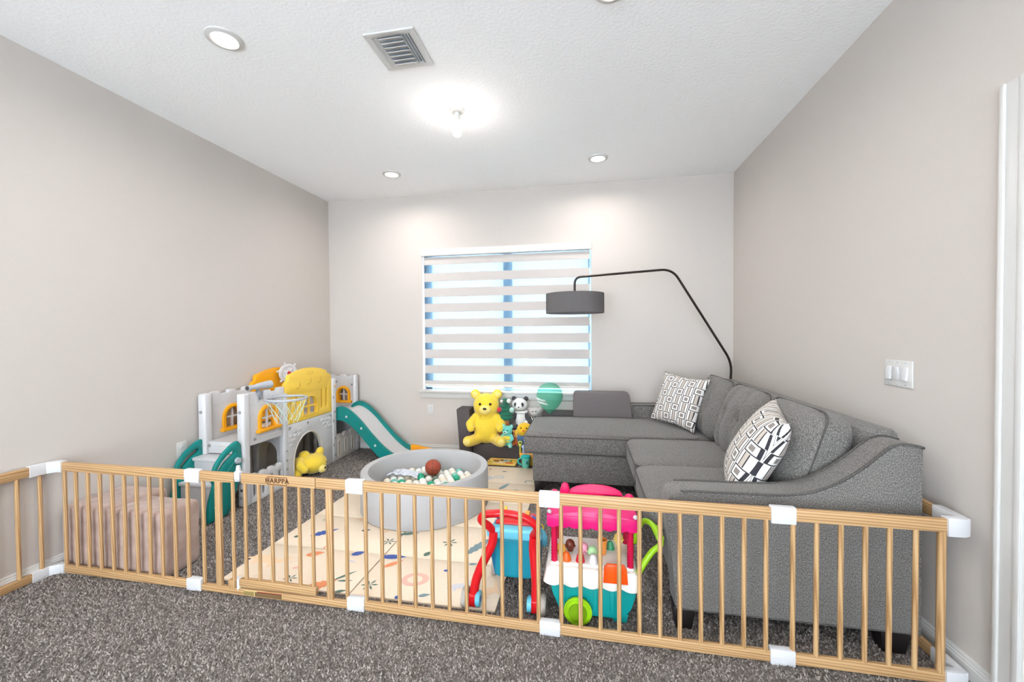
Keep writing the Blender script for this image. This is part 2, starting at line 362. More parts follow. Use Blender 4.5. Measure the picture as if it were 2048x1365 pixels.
# ------------------------------------------------------------------ ceiling fixtures
glow = mat('led_diffuser', (255, 252, 246), .5); glow.node_tree.nodes['Principled BSDF'].inputs['Emission Color'].default_value = (1, .95, .87, 1)
glow.node_tree.nodes['Principled BSDF'].inputs['Emission Strength'].default_value = 4
def downlight(x, y, label):
    r = thing('recessed_light', (x, y, H - .012), label, 'light', 'recessed ceiling lights')
    O('trim_ring', lathe(B(), [(.056, H - .008), (.062, H - .012), (.082, H - .006), (.084, H), (.056, H)], (x, y, 0), 40, closed=True), trim_m, r)
    O('diffuser', lathe(B(), [(.0, H - .006), (.057, H - .006), (.057, H - .001), (0, H - .001)], (x, y, 0), 40), glow, r)
    l = bpy.data.lights.new('downlight_lamp', 'AREA'); l.shape = 'DISK'; l.size = .11; l.energy = DOWNLIGHT_W; l.color = (1, .95, .895); l.spread = math.radians(165)
    lo = bpy.data.objects.new('downlight_lamp', l); COL.objects.link(lo); lo.location = (x, y, H - .016)
downlight(-1.763, 1.747, 'round recessed ceiling light left of the air vent')
downlight(-1.753, 3.487, 'small recessed ceiling light above the left of the window')
downlight(.111, 3.511, 'small recessed ceiling light above the right of the window')
downlight(.115, 1.80, 'recessed ceiling light at the top edge of the picture')
for x in (-1.76, .11):
    for y in (.05, -1.65): downlight(x, y, 'recessed ceiling light behind the viewer')
cx, cy = -.829, 2.583
r = thing('bare_bulb_fixture', (cx, cy, H - .19), 'bare lit light bulb in a white socket on the ceiling', 'light')
O('canopy', lathe(B(), [(0, H), (.05, H), (.048, H - .012), (.02, H - .02), (0, H - .02)], (cx, cy, 0)), trim_m, r)
O('socket', lathe(B(), [(0, H - .02), (.018, H - .02), (.022, H - .07), (.016, H - .075), (0, H - .075)], (cx, cy, 0)), trim_m, r)
bulbm = mat('bulb_glass_lit', (255, 250, 240), .3); bulbm.node_tree.nodes['Principled BSDF'].inputs['Emission Color'].default_value = (1, .93, .82, 1); bulbm.node_tree.nodes['Principled BSDF'].inputs['Emission Strength'].default_value = 8
O('bulb', lathe(B(), [(0, H - .07), (.013, H - .072), (.015, H - .09), (.028, H - .125), (.03, H - .145), (.022, H - .168), (0, H - .178)], (cx, cy, 0)), bulbm, r)
l = bpy.data.lights.new('bulb_lamp', 'POINT'); l.energy = BULB_W; l.color = (1, .94, .87); l.shadow_soft_size = .05
lo = bpy.data.objects.new('bulb_lamp', l); COL.objects.link(lo); lo.location = (cx, cy, H - .24)
# air register
vx0, vx1, vy0, vy1 = -1.075, -.808, 1.846, 2.118
v = thing('air_vent', ((vx0 + vx1) / 2, (vy0 + vy1) / 2, H - .012), 'square white ceiling air vent with louvers', 'vent')
O('frame', pl(rrect(vx0, vy0, vx1, vy1, .004), [rrect(vx0 + .035, vy0 + .03, vx1 - .035, vy1 - .03, .002)], 'z', H - .005, .010, .003), trim_m, v)
O('dark_duct', bx((vx0 + .03, vy0 + .025, H - .0015), (vx1 - .03, vy1 - .025, H - .0005)), mat('duct_dark', (176, 182, 190), .8), v)
for k in range(7):
    y = vy0 + .042 + k * .0315
    O('louver', bx((-.06, -.016, -.001), (.06, .016, .001), xf=Matrix.Translation((-.945, y, H - .013)) @ Matrix.Rotation(math.radians(24), 4, 'X')), trim_m, v)
for x in (vx0 + .043, vx0 + .056, vx1 - .076, vx1 - .060, vx1 - .043):
    O('side_slat', bx((-.0055, vy0 + .03, -.001), (.0055, vy1 - .03, .001), xf=Matrix.Translation((x, 0, H - .010)) @ Matrix.Rotation(math.radians(-50 if x < -.94 else 50), 4, 'Y')), trim_m, v)

# ------------------------------------------------------------------ outlets and switch
def outlet(name, c, n, label):
    """two-socket wall outlet; n = 'x' or 'y' wall normal"""
    c = Vector(c); R = Matrix.Translation(c) @ (Matrix.Rotation(PI / 2, 4, 'Z') if n == 'x' else Matrix())
    r = thing(name, c, label, 'outlet', 'wall outlets')
    O('cover_plate', bx((-.037, -.006, -.058), (.037, 0, .058), .003, xf=R), trim_m, r)
    for z in (-.02, .02):
        s = O('socket', bx((-.017, -.009, z - .014), (.017, -.004, z + .014), .004, xf=R), white_pl, r)
        b = B()
        for x in (-.006, .006): box(b, (x - .001, -.0095, z - .004), (x + .001, -.0085, z + .005), xf=R)
        O('slots', b, MATS['duct_dark'], s, smooth=0)
outlet('wall_outlet', (-1.634, YB, .454), 'y', 'white wall outlet left of the window sill on the back wall')
outlet('wall_outlet', (XL, 2.368, .454), 'x', 'white wall outlet on the left wall beside the teal stair rail')
c = Vector((XR, 2.051, 1.072)); R = Matrix.Translation(c) @ Matrix.Rotation(-PI / 2, 4, 'Z')
r = thing('light_switch', c, 'white three gang rocker light switch on the right wall', 'switch')
O('cover_plate', bx((-.082, -.007, -.058), (.082, 0, .058), .003, xf=R), trim_m, r)
for x, a in ((-.046, -7), (0, 7), (.046, -7)):
    O('rocker', bx((-.014, -.005, -.03), (.014, .004, .03), .002, xf=R @ Matrix.Translation((x, -.009, 0)) @ Matrix.Rotation(math.radians(a), 4, 'X')), white_pl, r)
for x in (-.046, 0, .046):
    for z in (-.048, .048): O('screw', cyl(B(), R @ Vector((x, -.0065, z)), R @ Vector((x, -.008, z)), .0035, seg=10), silver_pl, r)

# ------------------------------------------------------------------ playpen fence
FY = 1.662; FT = .009                                    # centre line of the front run, half thickness of rails
ZB0, ZB1, ZT0, ZT1 = .006, .048, .548, .596
fence = thing('playpen_fence', (-.7, FY, 0), 'pine wood baby playpen fence with white corner connectors across the room', 'fence')
bal_proto = O('baluster', cyl(B(), (-2.718, FY, ZB1 - .004), (-2.718, FY, ZT0 + .004), .0088, seg=12), wood_z, fence)
def baluster(x, y, parent=None, z0=None): return clone(bal_proto, 'baluster', (x, y, ZB1 - .004), parent or fence)
def rail(x0, x1, z0, z1, parent=None, name='rail'): return O(name, bx((x0, FY - FT, z0), (x1, FY + FT, z1), .004), wood_x, parent or fence)
joints = [-1.905, -1.032, -.149, .728]
spans = [(-2.752, -1.905), (-1.032, -.149), (-.149, .728), (.728, 1.285)]
for a, b in spans:
    rail(a + .004, b - .004, ZT0, ZT1, name='top_rail'); rail(a + .004, b - .004, ZB0, ZB1, name='bottom_rail')
P1 = [-2.644, -2.564, -2.486, -2.407, -2.33, -2.253, -2.174, -2.098, -2.02, -1.942]
P3 = [-.983, -.904, -.822, -.746, -.666, -.588, -.51, -.432, -.352, -.273, -.197]
P4 = [-.102, -.023, .057, .131, .21, .289, .363, .441, .517, .595, .672]
P5 = [.764, .843, .923, 1.002, 1.079, 1.16]
for x in P1 + [-1.851, -1.681, -1.078] + P3 + P4 + P5: baluster(x, FY)
O('corner_baluster', cyl(B(), (1.239, FY, ZB1 - .004), (1.239, FY, ZT0 + .004), .0125, seg=12), wood_z, fence)
# gate panel
rail(-1.901, -1.668, ZT0, ZT1, name='top_rail'); rail(-1.228, -1.036, ZT0, ZT1, name='top_rail'); rail(-1.901, -1.036, ZB0 - .002, ZB1 - .010, name='bottom_rail')
for x in (-1.763, -1.164): O('gate_post', bx((x - .016, FY - .008, .03), (x + .016, FY + .008, ZT0 + .006), .003), wood_z, fence)
gate = O('gate', bx((-1.628, FY - FT, ZT0), (-1.231, FY + FT, ZT1), .004), wood_x, fence, label='wooden swing gate with engraved name plate')
O('gate_rail', bx((-1.645, FY - FT - .004, .048), (-1.232, FY + FT, .086), .004), wood_x, gate)
for x in (-1.612, -1.537, -1.466, -1.394, -1.32, -1.25):
    O('gate_baluster', cyl(B(), (x, FY, .08), (x, FY, ZT0 + .004), .0085, seg=12), wood_z, gate)
brown = mat('engraved_brown', (84, 46, 16), .7)
tb = text_bm('HARPPA', .032); tb.transform(Matrix.Translation((-1.429, FY - FT - .0003, .5725)) @ Matrix.Rotation(PI / 2, 4, 'X')); O('lettering', tb, brown, gate, smooth=0)
O('plate_outline', pl(rrect(-1.482, .5535, -1.376, .5915, .005), [rrect(-1.4795, .556, -1.3785, .589, .004)], 'y', FY - FT - .0003, .001, .0002), brown, gate, smooth=0)
O('latch_block', bx((-1.707, FY - .012, .038), (-1.668, FY + .012, .075), .003), wood_z, fence)
lt = O('gate_latch', bx((-1.664, FY - .013, .556), (-1.632, FY + .013, .606), .006), white_pl, fence); O('latch_button', cyl(B(), (-1.648, FY, .604), (-1.648, FY, .632), .012, .008, seg=14), white_pl, lt)
for x in (-1.656, -1.640):
    for z in (.566,): O('screw', cyl(B(), (x, FY - .0125, z), (x, FY - .0145, z), .003, seg=8), grey_pl, lt)
O('hinge_pin', cyl(B(), (-1.656, FY, .03), (-1.656, FY, .085), .010, seg=12), white_pl, fence)
stk = O('warning_label', bx((-1.620, FY - FT - .0006, .010), (-1.412, FY - FT, .034)), mat('label_yellow', (206, 180, 120), .6), fence, smooth=0)
O('label_print', bx((-1.620, FY - FT - .0012, .010), (-1.566, FY - FT - .0006, .030)), mat('label_olive', (140, 120, 70), .7), stk, smooth=0)
O('label_print', bx((-1.560, FY - FT - .0012, .010), (-1.414, FY - FT - .0006, .030)), mat('label_brown', (112, 86, 52), .7), stk, smooth=0)
O('label_print', bx((-1.548, FY - FT - .0018, .030), (-1.414, FY - FT - .0006, .034)), mat('label_red', (130, 34, 30), .7), stk, smooth=0)
# connectors
def connector(x):
    for z0, z1 in ((ZB0 - .006, ZB1 + .012), (ZT0 - .010, ZT1 + .006)):
        k = O('connector', bx((x - .043, FY - .014, z0), (x + .043, FY + .014, z1), .004), white_pl, fence)
        O('groove', bx((x - .0432, FY - .0152, (z0 + z1) / 2 - .001), (x + .0432, FY - .013, (z0 + z1) / 2 + .001)), cream_pl, k, smooth=0)
for x in joints: connector(x)
# left return towards the viewer, along the left wall
LX = -2.788
for z0, z1 in ((ZB0, ZB1), (ZT0, ZT1)):
    O('side_rail', bx((LX - FT, .72, z0), (LX + FT, 1.585, z1), .004), wood_y, fence)
for y in (1.517, 1.603, 1.437, 1.357, 1.277, 1.197, 1.117, 1.037, .957, .877, .797): baluster(LX, y)
for z0, z1 in ((ZB0 - .006, ZB1 + .004), (ZT0 - .006, ZT1 + .006)):
    o = [(LX - .014, 1.560), (LX + .014, 1.560), (LX + .014, 1.622), (LX + .040, FY - .014), (-2.722, FY - .014), (-2.722, FY + .014), (LX + .015, FY + .014), (LX - .014, 1.640)]
    O('corner_connector', pl(o, [], 'z', (z0 + z1) / 2, z1 - z0, .004), white_pl, fence)
# right return behind the sofa arm
RX = 1.305
for z0, z1 in ((ZB0, ZB1), (ZT0, ZT1)):
    O('side_rail', bx((RX - FT, 1.742, z0), (RX + FT, 2.56, z1), .004), wood_y, fence)
for y in (1.760, 1.86, 1.94, 2.02, 2.10, 2.18, 2.26, 2.34, 2.42, 2.50): baluster(RX, y)
for z0, z1 in ((ZB0 - .006, ZB1 + .008), (ZT0 - .012, ZT1 + .006)):
    o = [(1.248, FY - .016), (1.300, FY - .016), (1.320, FY - .006), (1.321, 1.775), (1.291, 1.775), (1.291, FY + .016), (1.248, FY + .016)]
    O('corner_connector', pl(o, [], 'z', (z0 + z1) / 2, z1 - z0, .004), white_pl, fence)

# ------------------------------------------------------------------ storage cubes in the corner
def cube(x0, x1, y0, y1, label):
    def wob(v, u, w, q): v.co += Vector((noise.noise(v.co * 9 + Vector((x0, 0, 3))), noise.noise(v.co * 9 + Vector((7, x0, 3))), noise.noise(v.co * 9))) * .004
    O('ottoman_cube', cushion(((x0 + x1) / 2, (y0 + y1) / 2, .175), (x1 - x0, y1 - y0, .346), .003, 20, 16, fn=wob), beige_velvet, smooth=60, label=label, cat='ottoman', group='beige ottoman cubes')
cube(-2.800, -2.478, 1.690, 2.000, 'beige fabric ottoman cube touching the left wall')
cube(-2.472, -2.125, 1.690, 1.888, 'beige fabric ottoman cube nearer the teal stairs')

# ------------------------------------------------------------------ play mat with print
MX0, MX1, MY0, MY1, MZ = -1.842, -.402, 1.740, 3.668, .014
matm = noisy('foam_mat', [(.3, (232, 213, 190)), (.7, (234, 216, 193))], 60, .55, .3, .0012, detail=0)
pm_ = thing('play_mat', ((MX0 + MX1) / 2, (MY0 + MY1) / 2, 0), 'cream foam play mat printed with leaves and animals', 'mat')
rows = [1.740, 2.090, 2.485, 2.880, 3.275, 3.668]
for i in range(2):
    for j in range(5):
        a = MX0 + i * .722; O('mat_panel', bx((a + .001, rows[j] + .001, .002), (a + .717, rows[j + 1] - .001, MZ), .004), matm, pm_)
PC = {'blue': (62, 88, 160), 'green': (92, 116, 104), 'orange': (226, 142, 96), 'peach': (240, 206, 168), 'teal': (122, 144, 150), 'tan': (226, 190, 150), 'grey': (206, 204, 208), 'pink': (226, 180, 162), 'dark': (78, 84, 96)}
PM = {k: mat('print_' + k, v, .6) for k, v in PC.items()}
def leafpts(L, Wd, n=9, jag=0):
    up_, dn = [], []
    for k in range(n + 1):
        s = k / n; w = Wd / 2 * math.sin(PI * s ** .8) * (1 - (jag if k % 2 else 0)); up_.append(((s - .5) * L, w)); dn.append(((s - .5) * L, -w))
    return up_ + dn[-2:0:-1]
def prnt(kind, x, y, ang, L, Wd, col):
    polys = []
    if kind == 'leaf': polys = [leafpts(L, Wd)]
    elif kind == 'jag': polys = [leafpts(L, Wd, 13, .28)]
    elif kind == 'star': polys = [[(0, 0), (L * .3, L * .07), (L * .5, 0), (L * .3, -L * .07)] for _ in range(6)]
    elif kind == 'ring':
        n = 22; polys = [[(L / 2 * math.cos(2 * PI * k / n) * f, Wd / 2 * math.sin(2 * PI * k / n) * f) for k, f in [(i, 1)] + [(i + 1, 1), (i + 1, .55), (i, .55)]] for i in range(n)]
    elif kind == 'curl':
        n = 10; polys = [[(L / 2 * math.cos(a) * f, L / 2 * math.sin(a) * f) for a, f in ((4.2 * i / n, 1), (4.2 * (i + 1) / n, 1), (4.2 * (i + 1) / n, .75), (4.2 * i / n, .75))] for i in range(n)]
    elif kind == 'beast':
        body = [(-.5, -.05), (-.3, .1), (-.1, .24), (.15, .2), (.3, .08), (.42, .3), (.5, .36), (.55, .28), (.44, .1), (.36, -.1), (.3, -.3), (.22, -.3), (.2, -.14), (-.08, -.14), (-.12, -.3), (-.2, -.3), (-.24, -.08)]
        polys = [[(p[0] * L, p[1] * Wd * 1.4) for p in body]]
    bm = B(); ca, sa = math.cos(ang), math.sin(ang)
    for i, pg in enumerate(polys):
        if kind == 'star': b = 2 * PI * i / 6; pg = [(p[0] * math.cos(b) - p[1] * math.sin(b), p[0] * math.sin(b) + p[1] * math.cos(b)) for p in pg]
        bm.faces.new([bm.verts.new((x + p[0] * ca - p[1] * sa, y + p[0] * sa + p[1] * ca, MZ + .0006)) for p in pg])
    bmesh.ops.recalc_face_normals(bm, faces=bm.faces)
    for fc in bm.faces:
        if fc.normal.z < 0: fc.normal_flip()
    O('printed_' + {'leaf': 'leaf', 'jag': 'leaf', 'star': 'plant', 'ring': 'lion', 'curl': 'curl', 'beast': 'animal'}[kind], bm, PM[col], pm_, smooth=0)
PRINTS = [('jag', -1.62, 2.262, .75, .17, .065, 'blue'), ('leaf', -1.375, 2.33, .4, .06, .03, 'dark'), ('beast', -1.22, 2.37, .2, .17, .1, 'tan'), ('star', -1.165, 2.225, .2, .085, 0, 'green'),
 ('leaf', -1.085, 2.335, .3, .13, .035, 'green'), ('star', -.80, 2.275, .1, .10, 0, 'green'), ('leaf', -.885, 2.135, 1.3, .055, .035, 'green'), ('jag', -.615, 2.27, 1.1, .26, .06, 'teal'),
 ('leaf', -1.06, 2.075, .15, .15, .045, 'blue'), ('leaf', -1.03, 2.01, .8, .12, .035, 'orange'), ('jag', -1.275, 2.075, .6, .08, .05, 'blue'), ('ring', -1.33, 2.075, 0, .04, .035, 'tan'), ('leaf', -1.27, 1.995, -.2, .08, .015, 'grey'),
 ('jag', -1.515, 2.03, .5, .10, .06, 'orange'), ('curl', -1.49, 2.11, .2, .05, .05, 'orange'), ('leaf', -1.525, 1.89, .3, .045, .022, 'pink'), ('beast', -1.75, 1.93, -.1, .25, .13, 'peach'),
 ('star', -1.49, 1.80, .3, .075, 0, 'green'), ('leaf', -1.755, 2.19, .5, .045, .03, 'green'), ('star', -1.72, 2.42, 0, .06, 0, 'teal'), ('jag', -1.305, 1.775, .75, .17, .075, 'orange'), ('leaf', -1.225, 1.87, .9, .13, .018, 'green'), ('leaf', -1.20, 1.83, .2, .08, .016, 'green'),
 ('star', -1.06, 1.82, .2, .09, 0, 'green'), ('ring', -.855, 1.90, .2, .14, .11, 'pink'), ('leaf', -.76, 1.79, .4, .06, .025, 'teal'), ('leaf', -1.175, 1.69 + .06, .4, .06, .022, 'green'), ('leaf', -.88, 1.755, .6, .03, .025, 'blue'), ('beast', -.62, 1.88, .3, .12, .08, 'grey'),
 ('beast', -.47, 1.86, .8, .16, .1, 'peach'), ('beast', -1.55, 2.72, .1, .22, .12, 'peach'), ('leaf', -1.45, 2.58, .1, .06, .02, 'dark'), ('beast', -1.46, 2.47, .2, .16, .06, 'tan'), ('leaf', -.655, 3.19, 1.2, .17, .04, 'teal'), ('leaf', -.53, 3.12, -.4, .08, .03, 'teal'), ('ring', -.74, 3.40, 0, .09, .08, 'grey'), ('leaf', -.82, 3.36, 0, .10, .09, 'grey'), ('curl', -.47, 3.32, 0, .07, .07, 'teal'), ('leaf', -.72, 3.54, .1, .05, .018, 'dark'), ('leaf', -.86, 3.58, .1, .03, .02, 'dark'),
 ('beast', -.50, 2.92, 0, .12, .05, 'pink'), ('leaf', -.60, 2.08, .3, .05, .02, 'teal'), ('leaf', -.72, 2.0, .3, .04, .02, 'blue'), ('beast', -1.66, 3.30, .4, .2, .1, 'tan'), ('jag', -1.3, 3.42, .4, .14, .06, 'orange'), ('star', -1.0, 3.5, 0, .09, 0, 'green'), ('jag', -1.62, 3.5, 1.4, .12, .05, 'blue')]
for p in PRINTS: prnt(*p)

# ------------------------------------------------------------------ ball pit
PX, PY, PR, PH = -1.165, 2.805, .458, .268
PZ = MZ + .002
pit = thing('ball_pit', (PX, PY, PZ), 'round light grey foam ball pit standing on the play mat', 'ball pit')
O('foam_wall', lathe(B(), [(PR - .055, PZ), (PR - .004, PZ), (PR, PZ + .006), (PR, PZ + PH - .008), (PR - .006, PZ + PH), (PR - .050, PZ + PH), (PR - .056, PZ + PH - .008), (PR - .056, PZ)], (PX, PY, 0), 72, closed=True), pit_m, pit, smooth=50)
O('base_pad', lathe(B(), [(0, PZ), (PR - .056, PZ), (PR - .056, PZ + .04), (0, PZ + .04)], (PX, PY, 0), 48), pit_m, pit)
O('seam', tube(B(), [(PX + (PR + .0002) * math.cos(a), PY + (PR + .0002) * math.sin(a), PZ + .010) for a in np.linspace(0, 2 * PI, 72, endpoint=False)], .0018, 6, True), pit_m, pit)
BALLS = [('white', (238, 236, 228), 'white'), ('pearl', (228, 224, 216), 'white'), ('cream', (240, 226, 206), 'cream'), ('green', (24, 168, 128), 'green'), ('mint', (120, 190, 176), 'mint green')]
br = .029; protos = {}
bask_c = Vector((-1.19, 3.005, 0)); bask_r = .062
def pitball(x, y, z):
    k = random.choices(range(5), [30, 18, 25, 20, 7])[0]; nm, rgb, word = BALLS[k]
    if abs(math.hypot(x - bask_c.x, y - bask_c.y)) < bask_r + .012 and z > .1: return
    lab = word + ' plastic ball among the balls in the ball pit'
    if nm not in protos:
        protos[nm] = O('pit_ball', ball(B(), (x, y, z), br, 3), mat('ball_' + nm, rgb, .45), label=lab, cat='ball', group='plastic balls in the ball pit', smooth=80)
    else: clone(protos[nm], 'pit_ball', (x, y, z - br), None, lab, 'ball', 'plastic balls in the ball pit')
s = br * 2.02; zb = PZ + .042 + br; cells = []
for j in range(-9, 10):
    for i in range(-9, 10):
        x = PX + (i + (j % 2) * .5) * s; y = PY + j * s * .866
        if math.hypot(x - PX, y - PY) < PR - .058 - br: cells.append((x, y, j))
for x, y, j in cells: pitball(x + random.uniform(-.0004, .0004), y, zb)
for x, y, j in cells:
    x2, y2 = x + s * .5, y + s * .2887
    if math.hypot(x2 - PX, y2 - PY) < PR - .060 - br and random.random() < .82 and y2 > PY - .12: pitball(x2, y2, zb + s * .8165)
bk = noisy('basketball_rubber', [(.3, (150, 62, 40)), (.7, (166, 72, 48))], 500, .6, .3, .001)
bo = thing('mini_basketball', (bask_c.x, bask_c.y, .13), 'small brown basketball lying on the balls in the pit', 'ball')
bc = Vector((bask_c.x, bask_c.y, zb + br + .088))
O('cover', ball(B(), bc, bask_r, 4), bk, bo, smooth=80)
for rx, rz in ((0, .3), (PI / 2, .3), (PI / 2, .3 + PI / 2)):
    R = Matrix.Translation(bc) @ Matrix.Rotation(rz, 4, 'Z') @ Matrix.Rotation(.35, 4, 'Y') @ Matrix.Rotation(rx, 4, 'X')
    O('seam', tube(B(), [R @ Vector((bask_r * math.cos(a), bask_r * math.sin(a), 0)) for a in np.linspace(0, 2 * PI, 40, endpoint=False)], .0012, 5, True), black_m, bo)
# crumpled net bag
def crumple():
    bm = B(); bmesh.ops.create_grid(bm, x_segments=26, y_segments=16, size=1)
    for v_ in bm.verts:
        x, y = v_.co.x * .12, v_.co.y * .06; v_.co = Vector((-1.40 + x + .02 * noise.noise(Vector((x * 20, y * 20, 1))), 2.93 + y, .162 + .022 * noise.noise(Vector((x * 24, y * 30, 5))) + .02 * (1 - (v_.co.x) ** 2)))
    r_ = bmesh.ops.solidify(bm, geom=bm.faces[:], thickness=.0012); return bm
netm = mat('white_plastic_film', (226, 230, 240), .3, Alpha=.75)
O('plastic_bag', crumple(), netm, label='crumpled white see-through plastic bag on the balls in the pit', cat='bag')

# ------------------------------------------------------------------ climbing playhouse with slide
FX, BXp = -2.462, -2.778                                # front and wall-side panel planes
ph = thing('toddler_playhouse', (-2.62, 3.2, 0), 'white and yellow plastic castle playhouse with teal stairs and slide', 'playhouse')
def bolt(c, n, r=.013, m=None, parent=None):
    c = Vector(c); n = Vector(n); O('bolt', cyl(B(), c, c + n * .006, r, r * .8, seg=14), m or grey_pl, parent or ph)
def post(x0, x1, y0, y1, z1): return O('post', bx((x0, y0, .004), (x1, y1, z1), .014, 3), white_pl, ph)
def arch_window(axis, c, w, z0, z1, pos, side, parent, bar=white_pl):
    fr_ = pl(arch(c, w + .034, z0, z1 + .017), [arch(c, w - .016, z0 + .006, z1 - .008)], axis, pos, .058, .004)
    O('window_arch', fr_, amber_pl, parent)
    e = w / 2 + .034
    if axis == 'x': O('window_ledge', bx((pos - .03 if side < 0 else pos, c - e, z0 - .018), (pos if side < 0 else pos + .042, c + e, z0 + .008), .006), amber_pl, parent)
    else: O('window_ledge', bx((c - e, pos - .042, z0 - .018), (c + e, pos, z0 + .008), .006), amber_pl, parent)
    b1 = [(c - .0065, z0), (c + .0065, z0), (c + .0065, z1), (c - .0065, z1)]; zm = z0 + (z1 - z0) * .5
    b2 = [(c - w / 2, zm - .0065), (c + w / 2, zm - .0065), (c + w / 2, zm + .0065), (c - w / 2, zm + .0065)]
    O('window_bars', plate(pl(b1, [], axis, pos, .018, .002), b2, [], axis, pos, .0182, .002), bar, parent)
# tower: front and wall-side panels
for x, nm in ((FX, 1), (BXp, -1)):
    p_ = O('tower_panel', pl(castle(2.566, 2.925, .438, .836, 3), [arch(2.745, .165, .535, .705)], 'x', x, .036, .006), white_pl, ph)
    if nm == 1:
        O('molded_line', bx((FX + .016, 2.58, .730), (FX + .0195, 2.91, .736), .0015), white_pl, p_); O('molded_line', bx((FX + .016, 2.66, .474), (FX + .020, 2.86, .486), .0018), white_pl, p_)
        bolt((FX + .018, 2.615, .480), (1, 0, 0), parent=p_); bolt((FX + .018, 2.875, .500), (1, 0, 0), parent=p_)
    else: O('molded_line', bx((x + .016, 2.58, .735), (x + .0195, 2.91, .741), .0015), white_pl, p_)
    arch_window('x', 2.745, .165, .535, .705, x + .006, 1, p_)
pA = post(FX - .035, FX + .028, 2.508, 2.568, .833); pB = post(BXp - .018, BXp + .045, 2.478, 2.545, .833)
post(FX - .03, FX + .026, 2.905, 2.955, .78); pC = post(FX - .03, FX + .026, 3.552, 3.618, .834); pD = post(FX - .02, FX + .016, 3.965, 4.03, .825)
for z in (.70, .19, .075): bolt((FX - .004, 2.508, z), (0, -1, 0))
for z in (.13,): O('bolt_hole', cyl(B(), (FX + .0, 2.5085, z), (FX + .0, 2.5065, z), .011, seg=14), mat('hole_dark', (70, 66, 64), .8), ph)
for z in (.70, .455): bolt((BXp + .012, 2.478, z), (0, -1, 0))
for z in (.61, .575): O('bolt_hole', bx((FX - .008, 2.505, z - .012), (FX - .003, 2.5085, z + .004)), cream_pl, ph, smooth=0)
for z in (.30, .22, .075, .15): bolt((FX + .026, 2.93, z), (1, 0, 0), .010)
for z in (.24, .075): bolt((FX + .024, 3.585, z), (1, 0, 0), .014)
for z in (.63, .40, .16): O('bolt_hole', bx((FX + .0235, 3.562, z), (FX + .0270, 3.568, z + .028)), MATS['hole_dark'], ph, smooth=0)
bolt((FX + .026, 3.585, .50), (1, 0, 0), .013); bolt((FX + .026, 3.590, .755), (1, 0, 0), .008, amber_pl)
# decks
for y0, y1, z in ((2.52, 2.93, .478), (2.93, 3.60, .495), (3.60, 4.02, .478)):
    O('deck', bx((BXp + .018, y0 + .002, z - .03), (FX - .018, y1 - .002, z), .006), white_pl, ph)
fb = O('stair_header', bx((BXp + .046, 2.500, .395), (FX - .036, 2.522, .482), .006), white_pl, ph)
for z, w in ((.452, .075), (.418, .06)): O('molded_slot', bx((-2.60 - w / 2, 2.4985, z - .006), (-2.60 + w / 2, 2.5012, z + .006), .001), cream_pl, fb)
bolt((-2.722, 2.500, .452), (0, -1, 0), parent=fb)
# yellow section
Yout = [(3.552, .508), (3.552, .838), (3.545, .868), (3.53, .884), (3.492, .892), (3.482, .915), (3.47, .925), (3.40, .945), (3.30, .962), (3.20, .966), (3.10, .952), (3.02, .93), (2.99, .922), (2.978, .905), (2.972, .872), (2.955, .866), (2.940, .852), (2.932, .83), (2.932, .508)]
slots_ = [slot(3.405, .020, .575, .752), slot(3.472, .020, .575, .752), slot(3.00, .020, .575, .745), slot(3.065, .020, .575, .745)]
yf = O('yellow_panel', pl(Yout[::-1], [arch(3.24, .185, .548, .71)] + slots_, 'x', FX, .036, .006), yellow_pl, ph)
fr_ = pl(arch(3.24, .205, .545, .722), [arch(3.24, .182, .550, .708)], 'x', FX + .016, .016, .003); O('window_arch', fr_, yellow_pl, yf)
O('window_bars', plate(pl([(3.233, .545), (3.247, .545), (3.247, .71), (3.233, .71)], [], 'x', FX, .02, .002), [(3.15, .612), (3.33, .612), (3.33, .626), (3.15, .626)], [], 'x', FX, .0202, .002), yellow_pl, yf)
for y in (3.10, 3.24, 3.38):
    zz = .80 + (.02 if y > 3.2 else 0)
    O('molded_bird', plate(pl([(y - .04, zz), (y - .012, zz - .008), (y - .006, zz + .004), (y - .03, zz + .006)], [], 'x', FX + .0185, .003, .001), [(y, zz - .002), (y + .012, zz + .008), (y + .018, zz + .05), (y + .010, zz + .046)], [], 'x', FX + .0185, .003, .001), mat('yellow_plastic_mold', (206, 165, 48), .5), yf)
O('molded_badge', pl(rrect(3.205, .905, 3.285, .93, .006), [rrect(3.209, .909, 3.281, .926, .004)], 'x', FX + .0185, .002, .0005), MATS['yellow_plastic_mold'], yf)
yb = O('wall_side_panel', pl(Yout[::-1], [arch(3.24, .185, .548, .71)] + slots_, 'x', BXp, .036, .006), amber_pl, ph)
